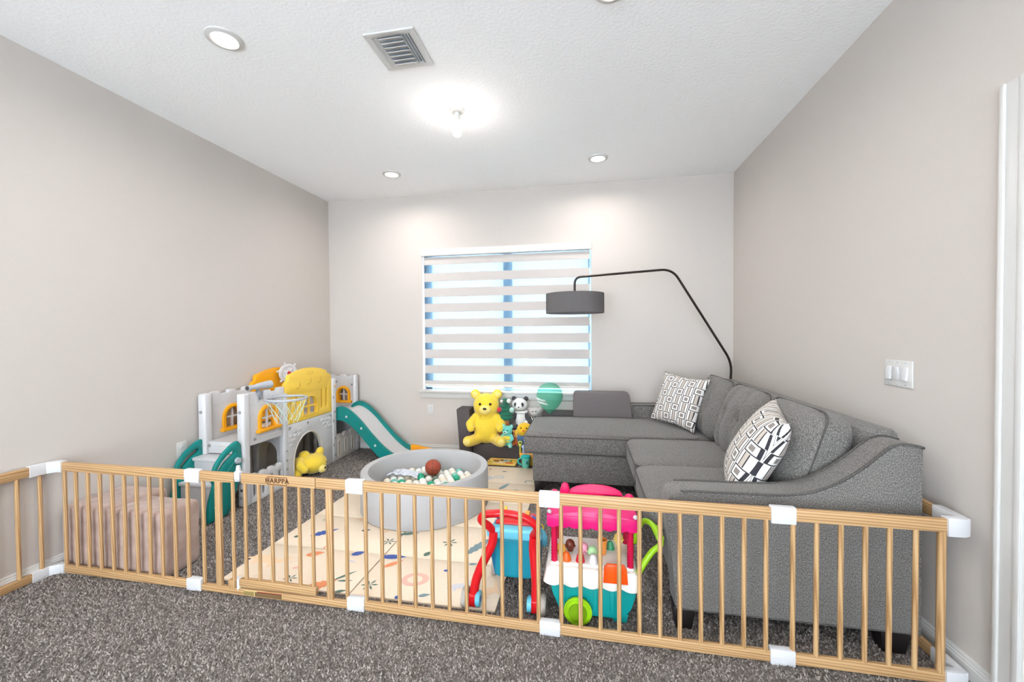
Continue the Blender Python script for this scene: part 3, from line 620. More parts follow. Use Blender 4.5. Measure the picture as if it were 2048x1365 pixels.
# brick panel with archway
bp = O('archway_panel', pl([(2.950, .004), (3.020, .004)] + [(3.212 - .192 * math.cos(PI * k / 20), .15 + .242 * math.sin(PI * k / 20)) for k in range(21)] + [(3.404, .004), (3.556, .004), (3.556, .506), (2.950, .506)], [], 'x', FX, .040, .006), white_pl, ph)
O('arch_liner', pl([(3.012, .004), (3.024, .004)] + [(3.212 - .188 * math.cos(PI * k / 20), .15 + .238 * math.sin(PI * k / 20)) for k in range(21)] + [(3.400, .004), (3.412, .004)] + [(3.212 + .200 * math.cos(PI * k / 20), .15 + .250 * math.sin(PI * k / 20)) for k in range(21)], [], 'x', FX + .014, .018, .003), cream_pl, bp)
pr_ = None
for y, z in ((2.985, .405), (3.040, .405), (3.095, .405), (2.965, .365), (3.020, .365), (2.985, .325), (2.965, .285), (2.975, .22), (3.40, .455), (3.46, .455), (3.43, .418), (3.49, .418), (3.52, .455), (3.46, .38), (3.52, .38), (3.50, .34), (3.09, .44), (3.03, .44)):
    if pr_ is None: pr_ = O('brick', bx((FX + .018, y - .024, z - .014), (FX + .0235, y + .024, z + .014), .003), white_pl, bp)
    else: clone(pr_, 'brick', (WPOS[pr_.name].x, y, z - .014), bp)
for y, z in ((2.972, .478), (3.20, .478), (3.52, .478)): bolt((FX + .020, y, z), (1, 0, 0), .012, parent=bp)
# wall-side lower panels with archways
for y0, y1 in ((2.55, 2.93), (2.95, 3.55), (3.60, 4.0)):
    c_ = (y0 + y1) / 2; w_ = (y1 - y0) * .5
    O('lower_back_panel', pl([(y0, .004), (y1, .004), (y1, .44), (y0, .44)], [arch(c_ - .02, w_, .08, .36)] if y0 < 3.5 else [slot(c_ + d, .04, .08, .33) for d in (-.09, 0, .09)], 'x', BXp, .03, .005), cream_pl, ph)
O('divider_panel', pl([(BXp + .02, .004), (FX - .02, .004), (FX - .02, .46), (BXp + .02, .46)], [slot(-2.70, .05, .07, .34), slot(-2.62, .05, .07, .34), slot(-2.54, .05, .07, .34)], 'y', 3.60, .026, .005), cream_pl, ph)
O('divider_panel', pl([(BXp + .02, .004), (FX - .02, .004), (FX - .02, .44), (BXp + .02, .44)], [arch(-2.62, .19, .07, .37)], 'y', 2.935, .026, .005), white_pl, ph)
# low picket panels
O('picket_panel', pl(scallop(2.570, 2.905, .004, .225, 4, .032), [slot(y, .026, .045, .165) for y in (2.612, 2.696, 2.780, 2.864)], 'x', FX + .004, .028, .006), white_pl, ph)
O('picket_panel', pl(scallop(3.618, 3.965, .004, .262, 3, .036), [], 'x', FX, .030, .006), cream_pl, ph)
for y in (3.665, 3.780, 3.895):
    O('molded_slot', pl(slot(y, .040, .04, .20), [slot(y, .026, .047, .193)], 'x', FX + .0165, .006, .002), cream_pl, ph)
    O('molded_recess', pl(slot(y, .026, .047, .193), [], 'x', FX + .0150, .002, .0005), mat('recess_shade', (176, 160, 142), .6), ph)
for z in (.19, .08): O('bolt_hole', cyl(B(), (FX + .014, 3.995, z), (FX + .0172, 3.995, z), .007, seg=10), MATS['hole_dark'], ph)
# end panel
ep = O('end_panel', pl(castle(BXp, FX, .004, .824, 3, .02), [arch(-2.606, .13, .535, .682)], 'y', 4.018, .036, .006), white_pl, ph)
arch_window('y', -2.606, .13, .535, .682, 4.010, -1, ep)
bolt((-2.695, 4.0, .745), (0, -1, 0), .013, parent=ep); bolt((-2.505, 4.0, .715), (0, -1, 0), .012, parent=ep)
# stairs
for i, (y0, z) in enumerate(((2.292, .250), (2.395, .392))):
    s_ = O('step', bx((BXp + .02, y0, z - .026), (FX - .018, 2.505, z), .007), white_pl, ph)
    O('riser', bx((BXp + .026, y0 + .012, .006 if i == 0 else .225), (FX - .026, y0 + .03, z - .02), .003), white_pl, s_)
Srail = [(2.478, .502), (2.500, .470), (2.508, .380), (2.500, .300), (2.470, .180), (2.420, .070), (2.385, .012), (2.235, .012), (2.236, .075), (2.250, .150), (2.272, .215), (2.284, .255), (2.272, .285), (2.275, .330), (2.300, .385), (2.350, .440), (2.415, .482), (2.455, .500)]
Sslot = [(2.308, .338), (2.318, .330), (2.332, .336), (2.372, .376), (2.420, .406), (2.444, .418), (2.450, .430), (2.444, .442), (2.430, .444), (2.386, .424), (2.342, .390), (2.312, .352)]
for x in (FX - .004, BXp + .006):
    rr = O('stair_rail', pl(Srail[::-1], [Sslot], 'x', x, .030, .008), teal_pl, ph)
    O('rail_ridge', tube(B(), smoothpath([(x + .016, a, b) for a, b in ((2.300, .06), (2.315, .16), (2.345, .26), (2.40, .33), (2.455, .37))]), .004, 6), teal_pl, rr)
    for a, b in ((2.463, .365), (2.302, .100)): O('big_bolt', cyl(B(), (x + .012, a, b), (x + .036, a, b), .024, .021, seg=8, bev=.003), silver_pl, rr)
    O('rail_nub', cyl(B(), (x - .01, 2.508, .40), (x + .01, 2.508, .40), .010, seg=12), black_m, rr)
# telescope and basketball hoop
tx, tz = FX, .868
ts = O('telescope', tube(B(), [(tx, y, tz + (y - 2.6) * .02) for y in (2.575, 2.600, 2.645, 2.655, 2.670, 2.735, 2.740, 2.755, 2.795)], [.020, .021, .017, .021, .023, .028, .024, .030, .031], 18), silver_pl, ph)
O('eyepiece', cyl(B(), (tx, 2.574, tz), (tx, 2.5725, tz), .016, seg=16), mat('lens_dark', (60, 54, 54), .3), ts)
O('stand', tube(B(), [(tx, 2.672, .800), (tx, 2.672, .825), (tx, 2.672, .838), (tx, 2.672, .862)], [.034, .030, .012, .016], 14), mat('mount_grey', (130, 132, 140), .4), ts)
O('mount_tab', bx((FX + .012, 2.650, .770), (FX + .026, 2.694, .815), .004), MATS['mount_grey'], ts); O('mount_bolt', cyl(B(), (FX + .026, 2.672, .786), (FX + .031, 2.672, .786), .011, seg=10), grey_pl, ts)
hc = Vector((-2.262, 2.730, .772)); hr = .140
hp = O('hoop', tube(B(), [hc + Vector((hr * math.cos(a), hr * math.sin(a), 0)) for a in np.linspace(0, 2 * PI, 48, endpoint=False)], .0095, 10, True), silver_pl, ph)
O('hoop_arm', tube(B(), [(FX + .016, 2.80, .766), (FX + .05, 2.79, .770), hc + Vector((-hr * .98, .04, 0))], [.018, .013, .010], 10), silver_pl, hp)
nb = B(); N = 12
for k in range(N):
    for sg in (1, -1):
        pts = []
        for j in range(7):
            f = j / 6; a = 2 * PI * (k + sg * f * 1.6) / N; rr_ = hr * (1 - .48 * f); pts.append(hc + Vector((rr_ * math.cos(a), rr_ * math.sin(a), -.008 - .175 * f + .006 * noise.noise(Vector((k, j, sg))))))
        tube(nb, pts, .0013, 4)
O('net', nb, mat('net_mint', (206, 230, 214), .7), hp)
# steering wheel on the wall-side panel
sw = Vector((BXp + .075, 3.285, .910)); R = Matrix.Translation(sw) @ Matrix.Rotation(-.35, 4, 'Z') @ Matrix.Rotation(PI / 2, 4, 'Y')
wh = O('steering_wheel', lathe(B(), [(0, -.008), (.052, -.006), (.060, -.012), (.082, -.012), (.086, 0), (.082, .012), (.064, .014), (.056, .006), (.026, .008), (.022, .016), (0, .016)], seg=32, xf=R), white_pl, ph)
hb = B()
for k in range(6):
    a = 2 * PI * k / 6 + .3; cyl(hb, R @ Vector((.078 * math.cos(a), .078 * math.sin(a), 0)), R @ Vector((.106 * math.cos(a), .106 * math.sin(a), 0)), .009, .011, seg=10, bev=.002)
O('wheel_knobs', hb, white_pl, wh); sp = B()
for k in range(6):
    a = 2 * PI * k / 6 + .3; tube(sp, [R @ Vector((.02 * math.cos(a), .02 * math.sin(a), .008)), R @ Vector((.064 * math.cos(a), .064 * math.sin(a), .008))], .005, 8)
O('wheel_spokes', sp, white_pl, wh)
O('wheel_hub', ball(B(), R @ Vector((0, 0, .016)), .017, 3), mat('hub_red', (190, 26, 44), .35), wh)
O('wheel_axle', cyl(B(), R @ Vector((0, 0, -.065)), R @ Vector((0, 0, 0)), .014, seg=12), white_pl, wh)
# slide
prof = smoothpath([(-2.492, 0, .500), (-2.440, 0, .536), (-2.380, 0, .542), (-2.300, 0, .505), (-2.200, 0, .420), (-2.090, 0, .300), (-1.980, 0, .190), (-1.880, 0, .112), (-1.800, 0, .078)], 5)
def sliderail(y0, y1):
    bm = B(); rs = []
    for i, p in enumerate(prof):
        d = (prof[min(i + 1, len(prof) - 1)] - prof[max(i - 1, 0)]).normalized(); n_ = Vector((-d.z, 0, d.x)); hgt = .112 if i > 2 else .06 + .025 * i
        q = p - Vector((.012, 0, .138 if i > 4 else .095 + .01 * i)); q.z = max(q.z, .006)
        rs.append([bm.verts.new((p.x, y0, p.z)), bm.verts.new((p.x, y1, p.z)), bm.verts.new((q.x, y1, q.z)), bm.verts.new((q.x, y0, q.z))])
    for i in range(len(rs) - 1):
        for k in range(4): bm.faces.new((rs[i][k], rs[i][(k + 1) % 4], rs[i + 1][(k + 1) % 4], rs[i + 1][k]))
    bm.faces.new(rs[0][::-1]); bm.faces.new(rs[-1]); bmesh.ops.recalc_face_normals(bm, faces=bm.faces)
    bmesh.ops.bevel(bm, geom=[e for e in bm.edges if abs(e.calc_face_angle(0)) > .9], offset=.006, segments=2, affect='EDGES'); return bm
for y0, y1 in ((3.622, 3.660), (3.955, 3.993)):
    rl = O('slide_rail', sliderail(y0, y1), teal_pl, ph)
    if y0 < 3.7:
        for x, z in ((-2.335, .445), (-2.175, .335), (-2.030, .170)): O('rail_bolt', cyl(B(), (x, y0 + .001, z), (x, y0 - .005, z), .0125, .010, seg=14), white_pl, rl)
bm = B(); rs = []
for p in prof:
    z = p.z - .045; rs.append([bm.verts.new((p.x, 3.655, z)), bm.verts.new((p.x, 3.72, z - .004)), bm.verts.new((p.x, 3.895, z - .004)), bm.verts.new((p.x, 3.960, z)), bm.verts.new((p.x, 3.960, max(z - .02, .008))), bm.verts.new((p.x, 3.655, max(z - .02, .008)))])
for i in range(len(rs) - 1):
    for k in range(6): bm.faces.new((rs[i][k], rs[i][(k + 1) % 6], rs[i + 1][(k + 1) % 6], rs[i + 1][k]))
bm.faces.new(rs[0][::-1]); bm.faces.new(rs[-1]); bmesh.ops.recalc_face_normals(bm, faces=bm.faces)
O('slide_bed', bm, white_pl, ph)
ex = O('slide_extension', bx((-1.815, 3.66, .010), (-1.46, 3.955, .030), .008), amber_pl, ph)
for y0, y1 in ((3.622, 3.662), (3.953, 3.993)):
    O('extension_rail', pl([(-1.815, .010), (-1.455, .010), (-1.440, .030), (-1.455, .052), (-1.60, .064), (-1.79, .098), (-1.815, .090)], [], 'y', (y0 + y1) / 2, y1 - y0, .008), amber_pl, ex)

# ------------------------------------------------------------------ sectional sofa
sf = thing('sectional_sofa', (.8, 2.8, 0), 'grey tweed sectional sofa with chaise along the right wall', 'sofa')
arm_prof = [(.372, .092), (1.262, .092), (1.262, .812), (1.225, .822), (1.190, .824), (1.155, .812), (1.120, .782), (1.070, .735), (1.010, .686), (.940, .644), (.870, .616), (.780, .602), (.640, .598), (.480, .597), (.390, .594), (.352, .580), (.336, .555), (.334, .520), (.345, .40), (.360, .25)]
def arm(y0, y1, dx=0, pipe=True):
    pf = [(x + dx if x < 1.2 else x, z) for x, z in arm_prof]
    a = O('arm', pl(pf, [], 'y', (y0 + y1) / 2, y1 - y0, .010), sofa_m, sf)
    if pipe:
        for y in (y0 + .002, y1 - .002):
            O('piping', tube(B(), smoothpath([(x, y, z + .0005) for x, z in pf[2:15]], 4), .0058, 6), pipe_m, a)
        O('bottom_piping', tube(B(), [(pf[0][0], y0 + .004, .094), (1.258, y0 + .004, .094)], .004, 6), pipe_m, a)
    return a
arm(1.772, 1.905); arm(3.795, 3.925, .03, True)
O('seat_base', bx((.395, 1.90, .095), (1.24, 3.14, .335), .012, 3), sofa_m, sf)
O('chaise_base', bx((-.412, 3.132, .095), (1.24, 3.795, .318), .012, 3), sofa_m, sf)
O('back_frame', pl([(1.02, .32), (1.262, .10), (1.268, .10), (1.268, .835), (1.250, .850), (1.20, .852), (1.17, .835)], [], 'y', 2.848, 1.88, .012), sofa_m, sf)
def seat(x0, x1, y0, y1, z0, z1, crown, name='seat_cushion'):
    c_ = O(name, cushion(((x0 + x1) / 2, (y0 + y1) / 2, (z0 + z1) / 2), (x1 - x0, y1 - y0, z1 - z0), crown, 9, 18), sofa_m, sf, smooth=70)
    for z in (z1 - .022, z0 + .022):
        O('piping', tube(B(), [(q[0], q[1], z) for q in rrect(x0 + .001, y0 + .001, x1 - .001, y1 - .001, .055, 6)], .0042, 6, True), pipe_m, c_)
seat(.282, 1.00, 1.908, 2.486, .335, .482, .028); seat(.290, 1.00, 2.488, 3.085, .335, .482, .028)
# chaise cushion, L-shaped outline
ch = [(-.478, 3.115), (.325, 3.115), (.345, 3.160), (.92, 3.160), (.92, 3.790), (-.440, 3.790), (-.478, 3.74)]
bm = pl(ch, [], 'z', .392, .165, .030)
cc = O('chaise_cushion', bm, sofa_m, sf, smooth=60)
bmt = cushion((.20, 3.455, .462), (1.32, .655, .04), .034, 8, 18); O('cushion_crown', bmt, sofa_m, cc, smooth=70)
for z in (.452, .328): O('piping', tube(B(), [(-.470, 3.78, z), (-.478, 3.72, z), (-.477, 3.15, z), (-.458, 3.116, z), (.318, 3.116, z), (.345, 3.158, z)], .0045, 6), pipe_m, cc)
# back cushions
def backc(y0, y1, tuft):
    Ly = y1 - y0; R = Matrix.Translation((1.015, (y0 + y1) / 2, .672)) @ Matrix.Rotation(math.radians(-72), 4, 'Y')
    # local: x up the back, y along the sofa, z out of the front face
    def fn(v_, u, w, q):
        if q > 0.2:
            k = q
            for bx_, by_ in tuft:
                d2 = ((u - bx_) * .24) ** 2 + ((w - by_) * Ly / 2) ** 2; v_.co.z -= .042 * k * math.exp(-d2 / .0016)
                dl = abs((w - by_) * Ly / 2); v_.co.z -= .024 * k * math.exp(-dl * dl / .0006) * (1 - .3 * u * u)
    c_ = O('back_cushion', cushion(None, (.46, Ly - .006, .19), .050, 5, 26, xf=R, fn=fn), sofa_m, sf, smooth=80)
    loop = [R @ Vector((q[0], q[1], .050)) for q in rrect(-.226, -Ly / 2 + .006, .226, Ly / 2 - .006, .06, 6)]
    O('piping', tube(B(), loop, .0042, 6, True), pipe_m, c_)
    for bx_, by_ in tuft:
        O('button', ball(B(), R @ Vector((bx_ * .23, by_ * Ly / 2, .100)), .011, 2, (1, 1, .5)), pipe_m, c_)
backc(1.935, 2.470, []); backc(2.475, 3.055, [(.05, -.33), (.05, .33)]); backc(3.060, 3.655, [(.05, -.33), (.05, .33)])
def leg(x0, x1, y0, y1, ox=0):
    bm = bx((x0, y0, .002), (x1, y1, .098), .002)
    for v_ in bm.verts:
        if v_.co.z < .05: v_.co.x = (x0 + x1) / 2 + (v_.co.x - (x0 + x1) / 2) * .7 + ox; v_.co.y = (y0 + y1) / 2 + (v_.co.y - (y0 + y1) / 2) * .7
    O('leg', bm, dark_leg, sf)
leg(.362, .452, 1.776, 1.85); leg(1.125, 1.235, 1.776, 1.85); leg(-.405, -.325, 3.14, 3.21); leg(-.405, -.325, 3.70, 3.77); leg(1.15, 1.23, 3.72, 3.79); leg(.41, .48, 3.06, 3.12)

# throw pillows
pp = mat('pillow_print', (236, 232, 226), .85)
t = NT(pp)
def pattern(t):
    """rows of rounded square links with stems, charcoal and taupe on ivory"""
    mp = t.coord((1, 1, 1), 'Object'); sep = t.n('SeparateXYZ'); t.l(mp, sep.inputs[0])
    def m_(op, a, b=None, c=None):
        nd = t.n('Math', operation=op)
        for i, x in enumerate((a, b, c)):
            if x is None: continue
            if isinstance(x, (int, float)): nd.inputs[i].default_value = x
            else: t.l(x, nd.inputs[i])
        return nd.outputs[0]
    x = m_('MULTIPLY', sep.outputs[0], 1 / .070); col = m_('FLOOR', x); fx = m_('SUBTRACT', m_('FRACT', x), .5)
    par = m_('MULTIPLY', m_('FRACT', m_('MULTIPLY', col, .37)), 1.0)
    y = m_('ADD', m_('MULTIPLY', sep.outputs[1], 1 / .130), par); fy = m_('SUBTRACT', m_('FRACT', y), .5)
    ax = m_('ABSOLUTE', fx); ay = m_('MULTIPLY', m_('ABSOLUTE', fy), 2.0)
    box_ = m_('MAXIMUM', ax, ay)                              # square link around the cell centre
    ring = m_('MULTIPLY', m_('GREATER_THAN', box_, .34), m_('LESS_THAN', box_, .43))
    core = m_('LESS_THAN', box_, .20)
    out_ = m_('GREATER_THAN', box_, .46)
    s1 = m_('MULTIPLY', m_('MULTIPLY', m_('GREATER_THAN', ax, .13), m_('LESS_THAN', ax, .20)), out_)
    s2 = m_('MULTIPLY', m_('MULTIPLY', m_('GREATER_THAN', ax, .40), m_('LESS_THAN', ax, .47)), out_)
    dark = m_('MINIMUM', m_('ADD', m_('ADD', ring, s1), m_('ADD', s2, m_('MULTIPLY', core, .55))), 1.0)
    taup = m_('MULTIPLY', m_('MULTIPLY', m_('LESS_THAN', ax, .13), out_), .35)
    fac = m_('MAXIMUM', dark, taup)
    t.l(t.ramp(fac, [(0, (236, 232, 226)), (.35, (190, 178, 166)), (.6, (120, 114, 112)), (1, (44, 44, 50))]), t.b.inputs['Base Color'])
    t.bump(fac, .25, .002)
pattern(t)
def pillow(c, xaxis, normal, size, thick, label):
    """stuffed square pillow; local x,y in the face, z = thickness"""
    z = Vector(normal).normalized(); x = Vector(xaxis); x = (x - z * x.dot(z)).normalized(); y = z.cross(x)
    R = Matrix((x, y, z)).transposed().to_4x4(); n = 30; bm = B(); g = {}
    for s in (1, -1):
        for i in range(n + 1):
            for j in range(n + 1):
                u, w = -1 + 2 * i / n, -1 + 2 * j / n; edge = i in (0, n) or j in (0, n)
                if s < 0 and edge: g[s, i, j] = g[1, i, j]; continue
                px = u * (1 - .09 * (1 - w * w)) * size / 2 * (1 + .03 * abs(u * w) ** 4); py = w * (1 - .09 * (1 - u * u)) * size / 2 * (1 + .03 * abs(u * w) ** 4)
                th = thick / 2 * ((1 - u * u) * (1 - w * w)) ** .42 * (1 + .06 * noise.noise(Vector((u * 2, w * 2, s * 3 + size))))
                g[s, i, j] = bm.verts.new((px, py, s * th))
    for s in (1, -1):
        for i in range(n):
            for j in range(n):
                q = [g[s, i, j], g[s, i + 1, j], g[s, i + 1, j + 1], g[s, i, j + 1]]; bm.faces.new(q if s > 0 else q[::-1])
    me = bpy.data.meshes.new('throw_pillow'); bm.to_mesh(me); bm.free(); me.materials.append(pp); me.polygons.foreach_set('use_smooth', [True] * len(me.polygons))
    o = bpy.data.objects.new('throw_pillow', me); COL.objects.link(o); R.translation = c; o.matrix_world = R; WPOS[o.name] = Vector(c)
    return tag(o, label, 'pillow', 'patterned throw pillows')
pillow((.745, 3.455, .705), (.62, -.62, -.10), (-.72, -.60, .36), .43, .14, 'grey and ivory geometric throw pillow by the far end of the sofa')
pillow((.800, 2.105, .690), (.35, .93, .05), (-.86, .22, .46), .455, .19, 'grey and ivory geometric throw pillow nearest the front sofa arm')

# ------------------------------------------------------------------ arc lamp
lb = Vector((1.295, 3.93, 0))
lp = thing('arc_floor_lamp', lb, 'dark bronze arc floor lamp with drum shade over the chaise', 'lamp')
O('lamp_base', lathe(B(), [(0, 0), (.055, 0), (.055, .018), (.05, .022), (.012, .026), (0, .026)], lb), bronze, lp)
top = Vector((.765, 3.80, 1.825)); elbow = Vector((1.285, 3.88, .985)); drop = Vector((-.092, 3.665, 1.760)); shade_c = Vector((-.092, 3.665, 1.625))
def bend(a, b, c, r=.06, n=7):
    a, b, c = Vector(a), Vector(b), Vector(c); p = b + (a - b).normalized() * r; q = b + (c - b).normalized() * r
    return [p.lerp(b, i / n).lerp(b.lerp(q, i / n), i / n) for i in range(n + 1)]
path = [lb + Vector((0, 0, .02)), Vector((1.262, 3.90, .55))] + bend((1.262, 3.90, .55), elbow, top, .10) + bend(elbow, top, drop, .10) + bend(top, drop, shade_c, .06) + [shade_c + Vector((0, 0, -.02))]
O('pole', tube(B(), path, .0105, 10), bronze, lp)
shm = noisy('shade_fabric', [(.3, (92, 88, 88)), (.7, (104, 100, 99))], 500, .9, .2, .001)
sr = .258
O('lamp_shade', lathe(B(), [(sr - .003, 1.438), (sr, 1.438), (sr, 1.612), (sr - .003, 1.612)], (shade_c.x, shade_c.y, 0), 56, closed=True), shm, lp, smooth=50)
spd = B()
for a in (0, 2.094, 4.189): cyl(spd, (shade_c.x, shade_c.y, 1.600), (shade_c.x + (sr - .002) * math.cos(a), shade_c.y + (sr - .002) * math.sin(a), 1.610), .003, seg=6)
O('shade_spider', spd, bronze, lp); O('bulb', lathe(B(), [(0, 1.60), (.014, 1.598), (.016, 1.57), (.03, 1.53), (.03, 1.515), (.02, 1.495), (0, 1.488)], (shade_c.x, shade_c.y, 0), 20), mat('bulb_glass_off', (240, 238, 232), .3), lp)

# ------------------------------------------------------------------ children's foam couch behind the toys, block on the chaise
fc = thing('foam_play_couch', (-.70, 3.96, 0), 'charcoal foam play couch below the window holding the plush toys', 'couch')
sh = Matrix.Identity(4); sh[0][2] = -.035
bm = bx((-1.245, 3.868, .003), (-1.112, 4.056, .505), .012, 3)
for v_ in bm.verts: v_.co.x -= .035 * v_.co.z / .5
O('left_block', bm, charcoal, fc); O('seat_block', bx((-1.110, 3.868, .003), (-.424, 4.056, .158), .012, 3), charcoal, fc); O('right_block', bx((-.422, 3.868, .003), (-.100, 4.056, .492), .012, 3), charcoal, fc)
zp = B(); tube(zp, [(-1.105, 3.866, .15), (-.43, 3.866, .15)], .002, 6); O('seam', zp, charcoal, fc)
bm = pl([(-.112, .497), (.405, .497), (.400, .60), (.386, .700), (.372, .722), (.345, .730), (-.080, .730), (-.104, .722), (-.112, .700)], [], 'y', 3.735, .085, .012)
fbk = O('foam_block', bm, taupe, label='taupe foam backrest block standing on the chaise', cat='cushion')
# balloon
bcx, bcy = -.336, 3.825
blm = mat('balloon_rubber', (112, 200, 174), .25); t = NT(blm)
tp = t.n('BsdfTransparent'); tp.inputs[0].default_value = lin((206, 240, 228)); mx = t.n('MixShader'); mx.inputs[0].default_value = .70
t.l(t.b.outputs[0], mx.inputs[1]); t.l(tp.outputs[0], mx.inputs[2]); t.l(mx.outputs[0], t.t.nodes['Material Output'].inputs[0])
bprof = [(r_, z_ - .016) for r_, z_ in [(0, .512), (.006, .514), (.022, .524), (.050, .546), (.084, .582), (.110, .622), (.124, .662), (.124, .702), (.112, .742), (.090, .772), (.058, .794), (.026, .803), (0, .805)]]
bal = thing('balloon', (bcx, bcy, .50), 'translucent mint green balloon with white print beside the chaise', 'balloon')
O('balloon_skin', lathe(B(), bprof, (bcx, bcy, 0), 40), blm, bal, smooth=80); O('knot', lathe(B(), [(0, .499), (.005, .497), (.006, .494), (.010, .490), (0, .489)], (bcx, bcy, 0), 14), blm, bal)
wp = mat('white_ink', (244, 244, 240), .5)
def on_balloon(a, z, off=.0012):
    for (r0, z0), (r1, z1) in zip(bprof, bprof[1:]):
        if z0 <= z <= z1: r_ = r0 + (r1 - r0) * (z - z0) / (z1 - z0); break
    return Vector((bcx + (r_ + off) * math.sin(a), bcy - (r_ + off) * math.cos(a), z))
for row, (z, a0, a1) in enumerate(((.645, -1.25, -.22), (.615, -1.1, -.12))):
    pts = [on_balloon(a0 + (a1 - a0) * k / 60, z + .009 * math.sin(k * 1.35 + row) + .004 * math.sin(k * 2.9) - .012 * k / 60) for k in range(61)]
    O('script_print', tube(B(), pts, .0022, 5), wp, bal)
O('script_print', tube(B(), [on_balloon(-.95 + .9 * k / 20, .602 - .008 * k / 20) for k in range(21)], .0016, 5), wp, bal)

# ------------------------------------------------------------------ plush toys
def plush_mat(n, rgb):
    d = tuple(int(v * .94) for v in rgb); return noisy('plush_' + n, [(.35, d), (.65, rgb)], 220, .95, .4, .003, detail=3, Sheen_Weight=.4)
eye_m = mat('bead_eye', (16, 13, 13), .15)
def bear(name, label, M4, body, muzzle, S=1.0, shirt=None, belly=None, pads=None, vox=.009, group='plush toys', eyes=True):
    """generic seated teddy, facing local -Y, about .55*S tall"""
    r = thing(name, M4.translation, label, 'plush toy', group)
    T = M4 @ Matrix.Scale(S, 4)
    def W(e): return (T @ Vector(e[0]), tuple(q * S for q in ((e[1],) * 3 if isinstance(e[1], (int, float)) else e[1])), (M4.to_3x3() @ (e[2].to_matrix() if len(e) > 2 else Matrix.Identity(3))).to_euler())
    E_ = [((0, 0, .14), (.125, .105, .15)), ((0, -.01, .36), (.125, .105, .115)), ((0, 0, .25), (.09, .08, .09))]
    for s in (-1, 1):
        E_ += [((s * .105, 0, .465), (.048, .026, .048))]
        E_ += [(c_, r_) for c_, r_ in chain([(s * .10, -.01, .245), (s * .15, -.06, .19), (s * .135, -.10, .16)], [.043, .04, .036], 5)]
        E_ += [(c_, r_) for c_, r_ in chain([(s * .08, -.04, .05), (s * .13, -.12, .045), (s * .15, -.17, .055)], [.055, .05, .05], 5)]
    O('body', blob([W(e) for e in E_], vox * S ** .5), body, r, smooth=80)
    O('muzzle', blob([W(((0, -.105, .335), (.055, .04, .042)))], .006 * S ** .5), muzzle, r, smooth=80)
    if eyes:
        for s in (-1, 1): O('eye', ball(B(), T @ Vector((s * .048, -.106, .385)), .013 * S, 2), eye_m, r)
    O('nose', ball(B(), T @ Vector((0, -.145, .348)), .014 * S, 2, (1.3, .7, .8)), eye_m, r)
    for s in (-1, 1): O('inner_ear', ball(B(), T @ Vector((s * .105, -.020, .465)), .030 * S, 2, (1, .35, 1), M4.to_euler()), muzzle, r)
    if belly: O('belly_patch', blob([W(((0, -.045, .14), (.085, .072, .105)))], .008 * S ** .5), belly, r, smooth=80)
    if shirt: O('shirt', blob([W(((0, 0, .19), (.132, .112, .085))), W(((0, 0, .12), (.130, .111, .05)))], .008 * S ** .5), shirt, r, smooth=80)
    for s in (-1, 1): O('foot_pad', ball(B(), T @ Vector((s * .155, -.212, .058)), .032 * S, 2, (1, .35, 1), M4.to_euler()), pads or muzzle, r)
    return r
Y1 = plush_mat('yellow', (246, 212, 62)); Y2 = plush_mat('pale_yellow', (250, 228, 130))
Tm = lambda x, y, z, a=0, b=0: Matrix.Translation((x, y, z)) @ Matrix.Rotation(a, 4, 'Z') @ Matrix.Rotation(b, 4, 'X')
bear('plush_bear', 'large yellow plush toy sitting on the left of the foam couch', Tm(-.985, 3.945, .158, .12), Y1, Y2, 1.06)
def lying():
    r = thing('plush_bear', (-2.45, 3.12, .012), 'yellow plush toy lying on its side in the playhouse archway', 'plush toy', 'plush toys')
    O('body', blob([((-2.575, 3.075, .098), (.085, .13, .086)), ((-2.420, 3.240, .098), (.105, .125, .088)), ((-2.50, 3.155, .095), (.09, .09, .078)), ((-2.425, 3.335, .178), (.030, .048, .045)), ((-2.500, 3.215, .182), (.040, .055, .034))]
      + chain([(-2.48, 3.13, .15), (-2.43, 3.075, .13), (-2.39, 3.08, .09)], [.036, .034, .032]) + chain([(-2.53, 3.09, .06), (-2.46, 3.075, .055)], [.048, .042]), .009), Y1, r, smooth=80)
    O('muzzle', blob([((-2.322, 3.225, .060), (.028, .045, .036))], .006), Y2, r, smooth=80); O('nose', ball(B(), (-2.297, 3.228, .070), .010, 2), eye_m, r)
    O('closed_eye', tube(B(), smoothpath([(-2.330, 3.262, .110), (-2.322, 3.280, .102), (-2.330, 3.300, .105)]), .0026, 6), eye_m, r)
lying()
bear('plush_bear', 'small turquoise plush toy in a yellow shirt hanging over the couch seat edge', Tm(-.752, 3.850, .160, -.25), plush_mat('turquoise', (108, 204, 190)), plush_mat('pale_turquoise', (170, 226, 214)), .42, shirt=plush_mat('shirt_yellow', (246, 214, 70)), vox=.008)
bear('plush_bear', 'tiny orange plush toy between the turquoise and blue plush toys', Tm(-.665, 3.885, .160, -.1), plush_mat('orange', (196, 98, 40)), plush_mat('pale_orange', (240, 190, 110)), .30, vox=.007)
pw = plush_mat('white', (238, 236, 232)); pg = plush_mat('charcoal_fur', (62, 60, 66))
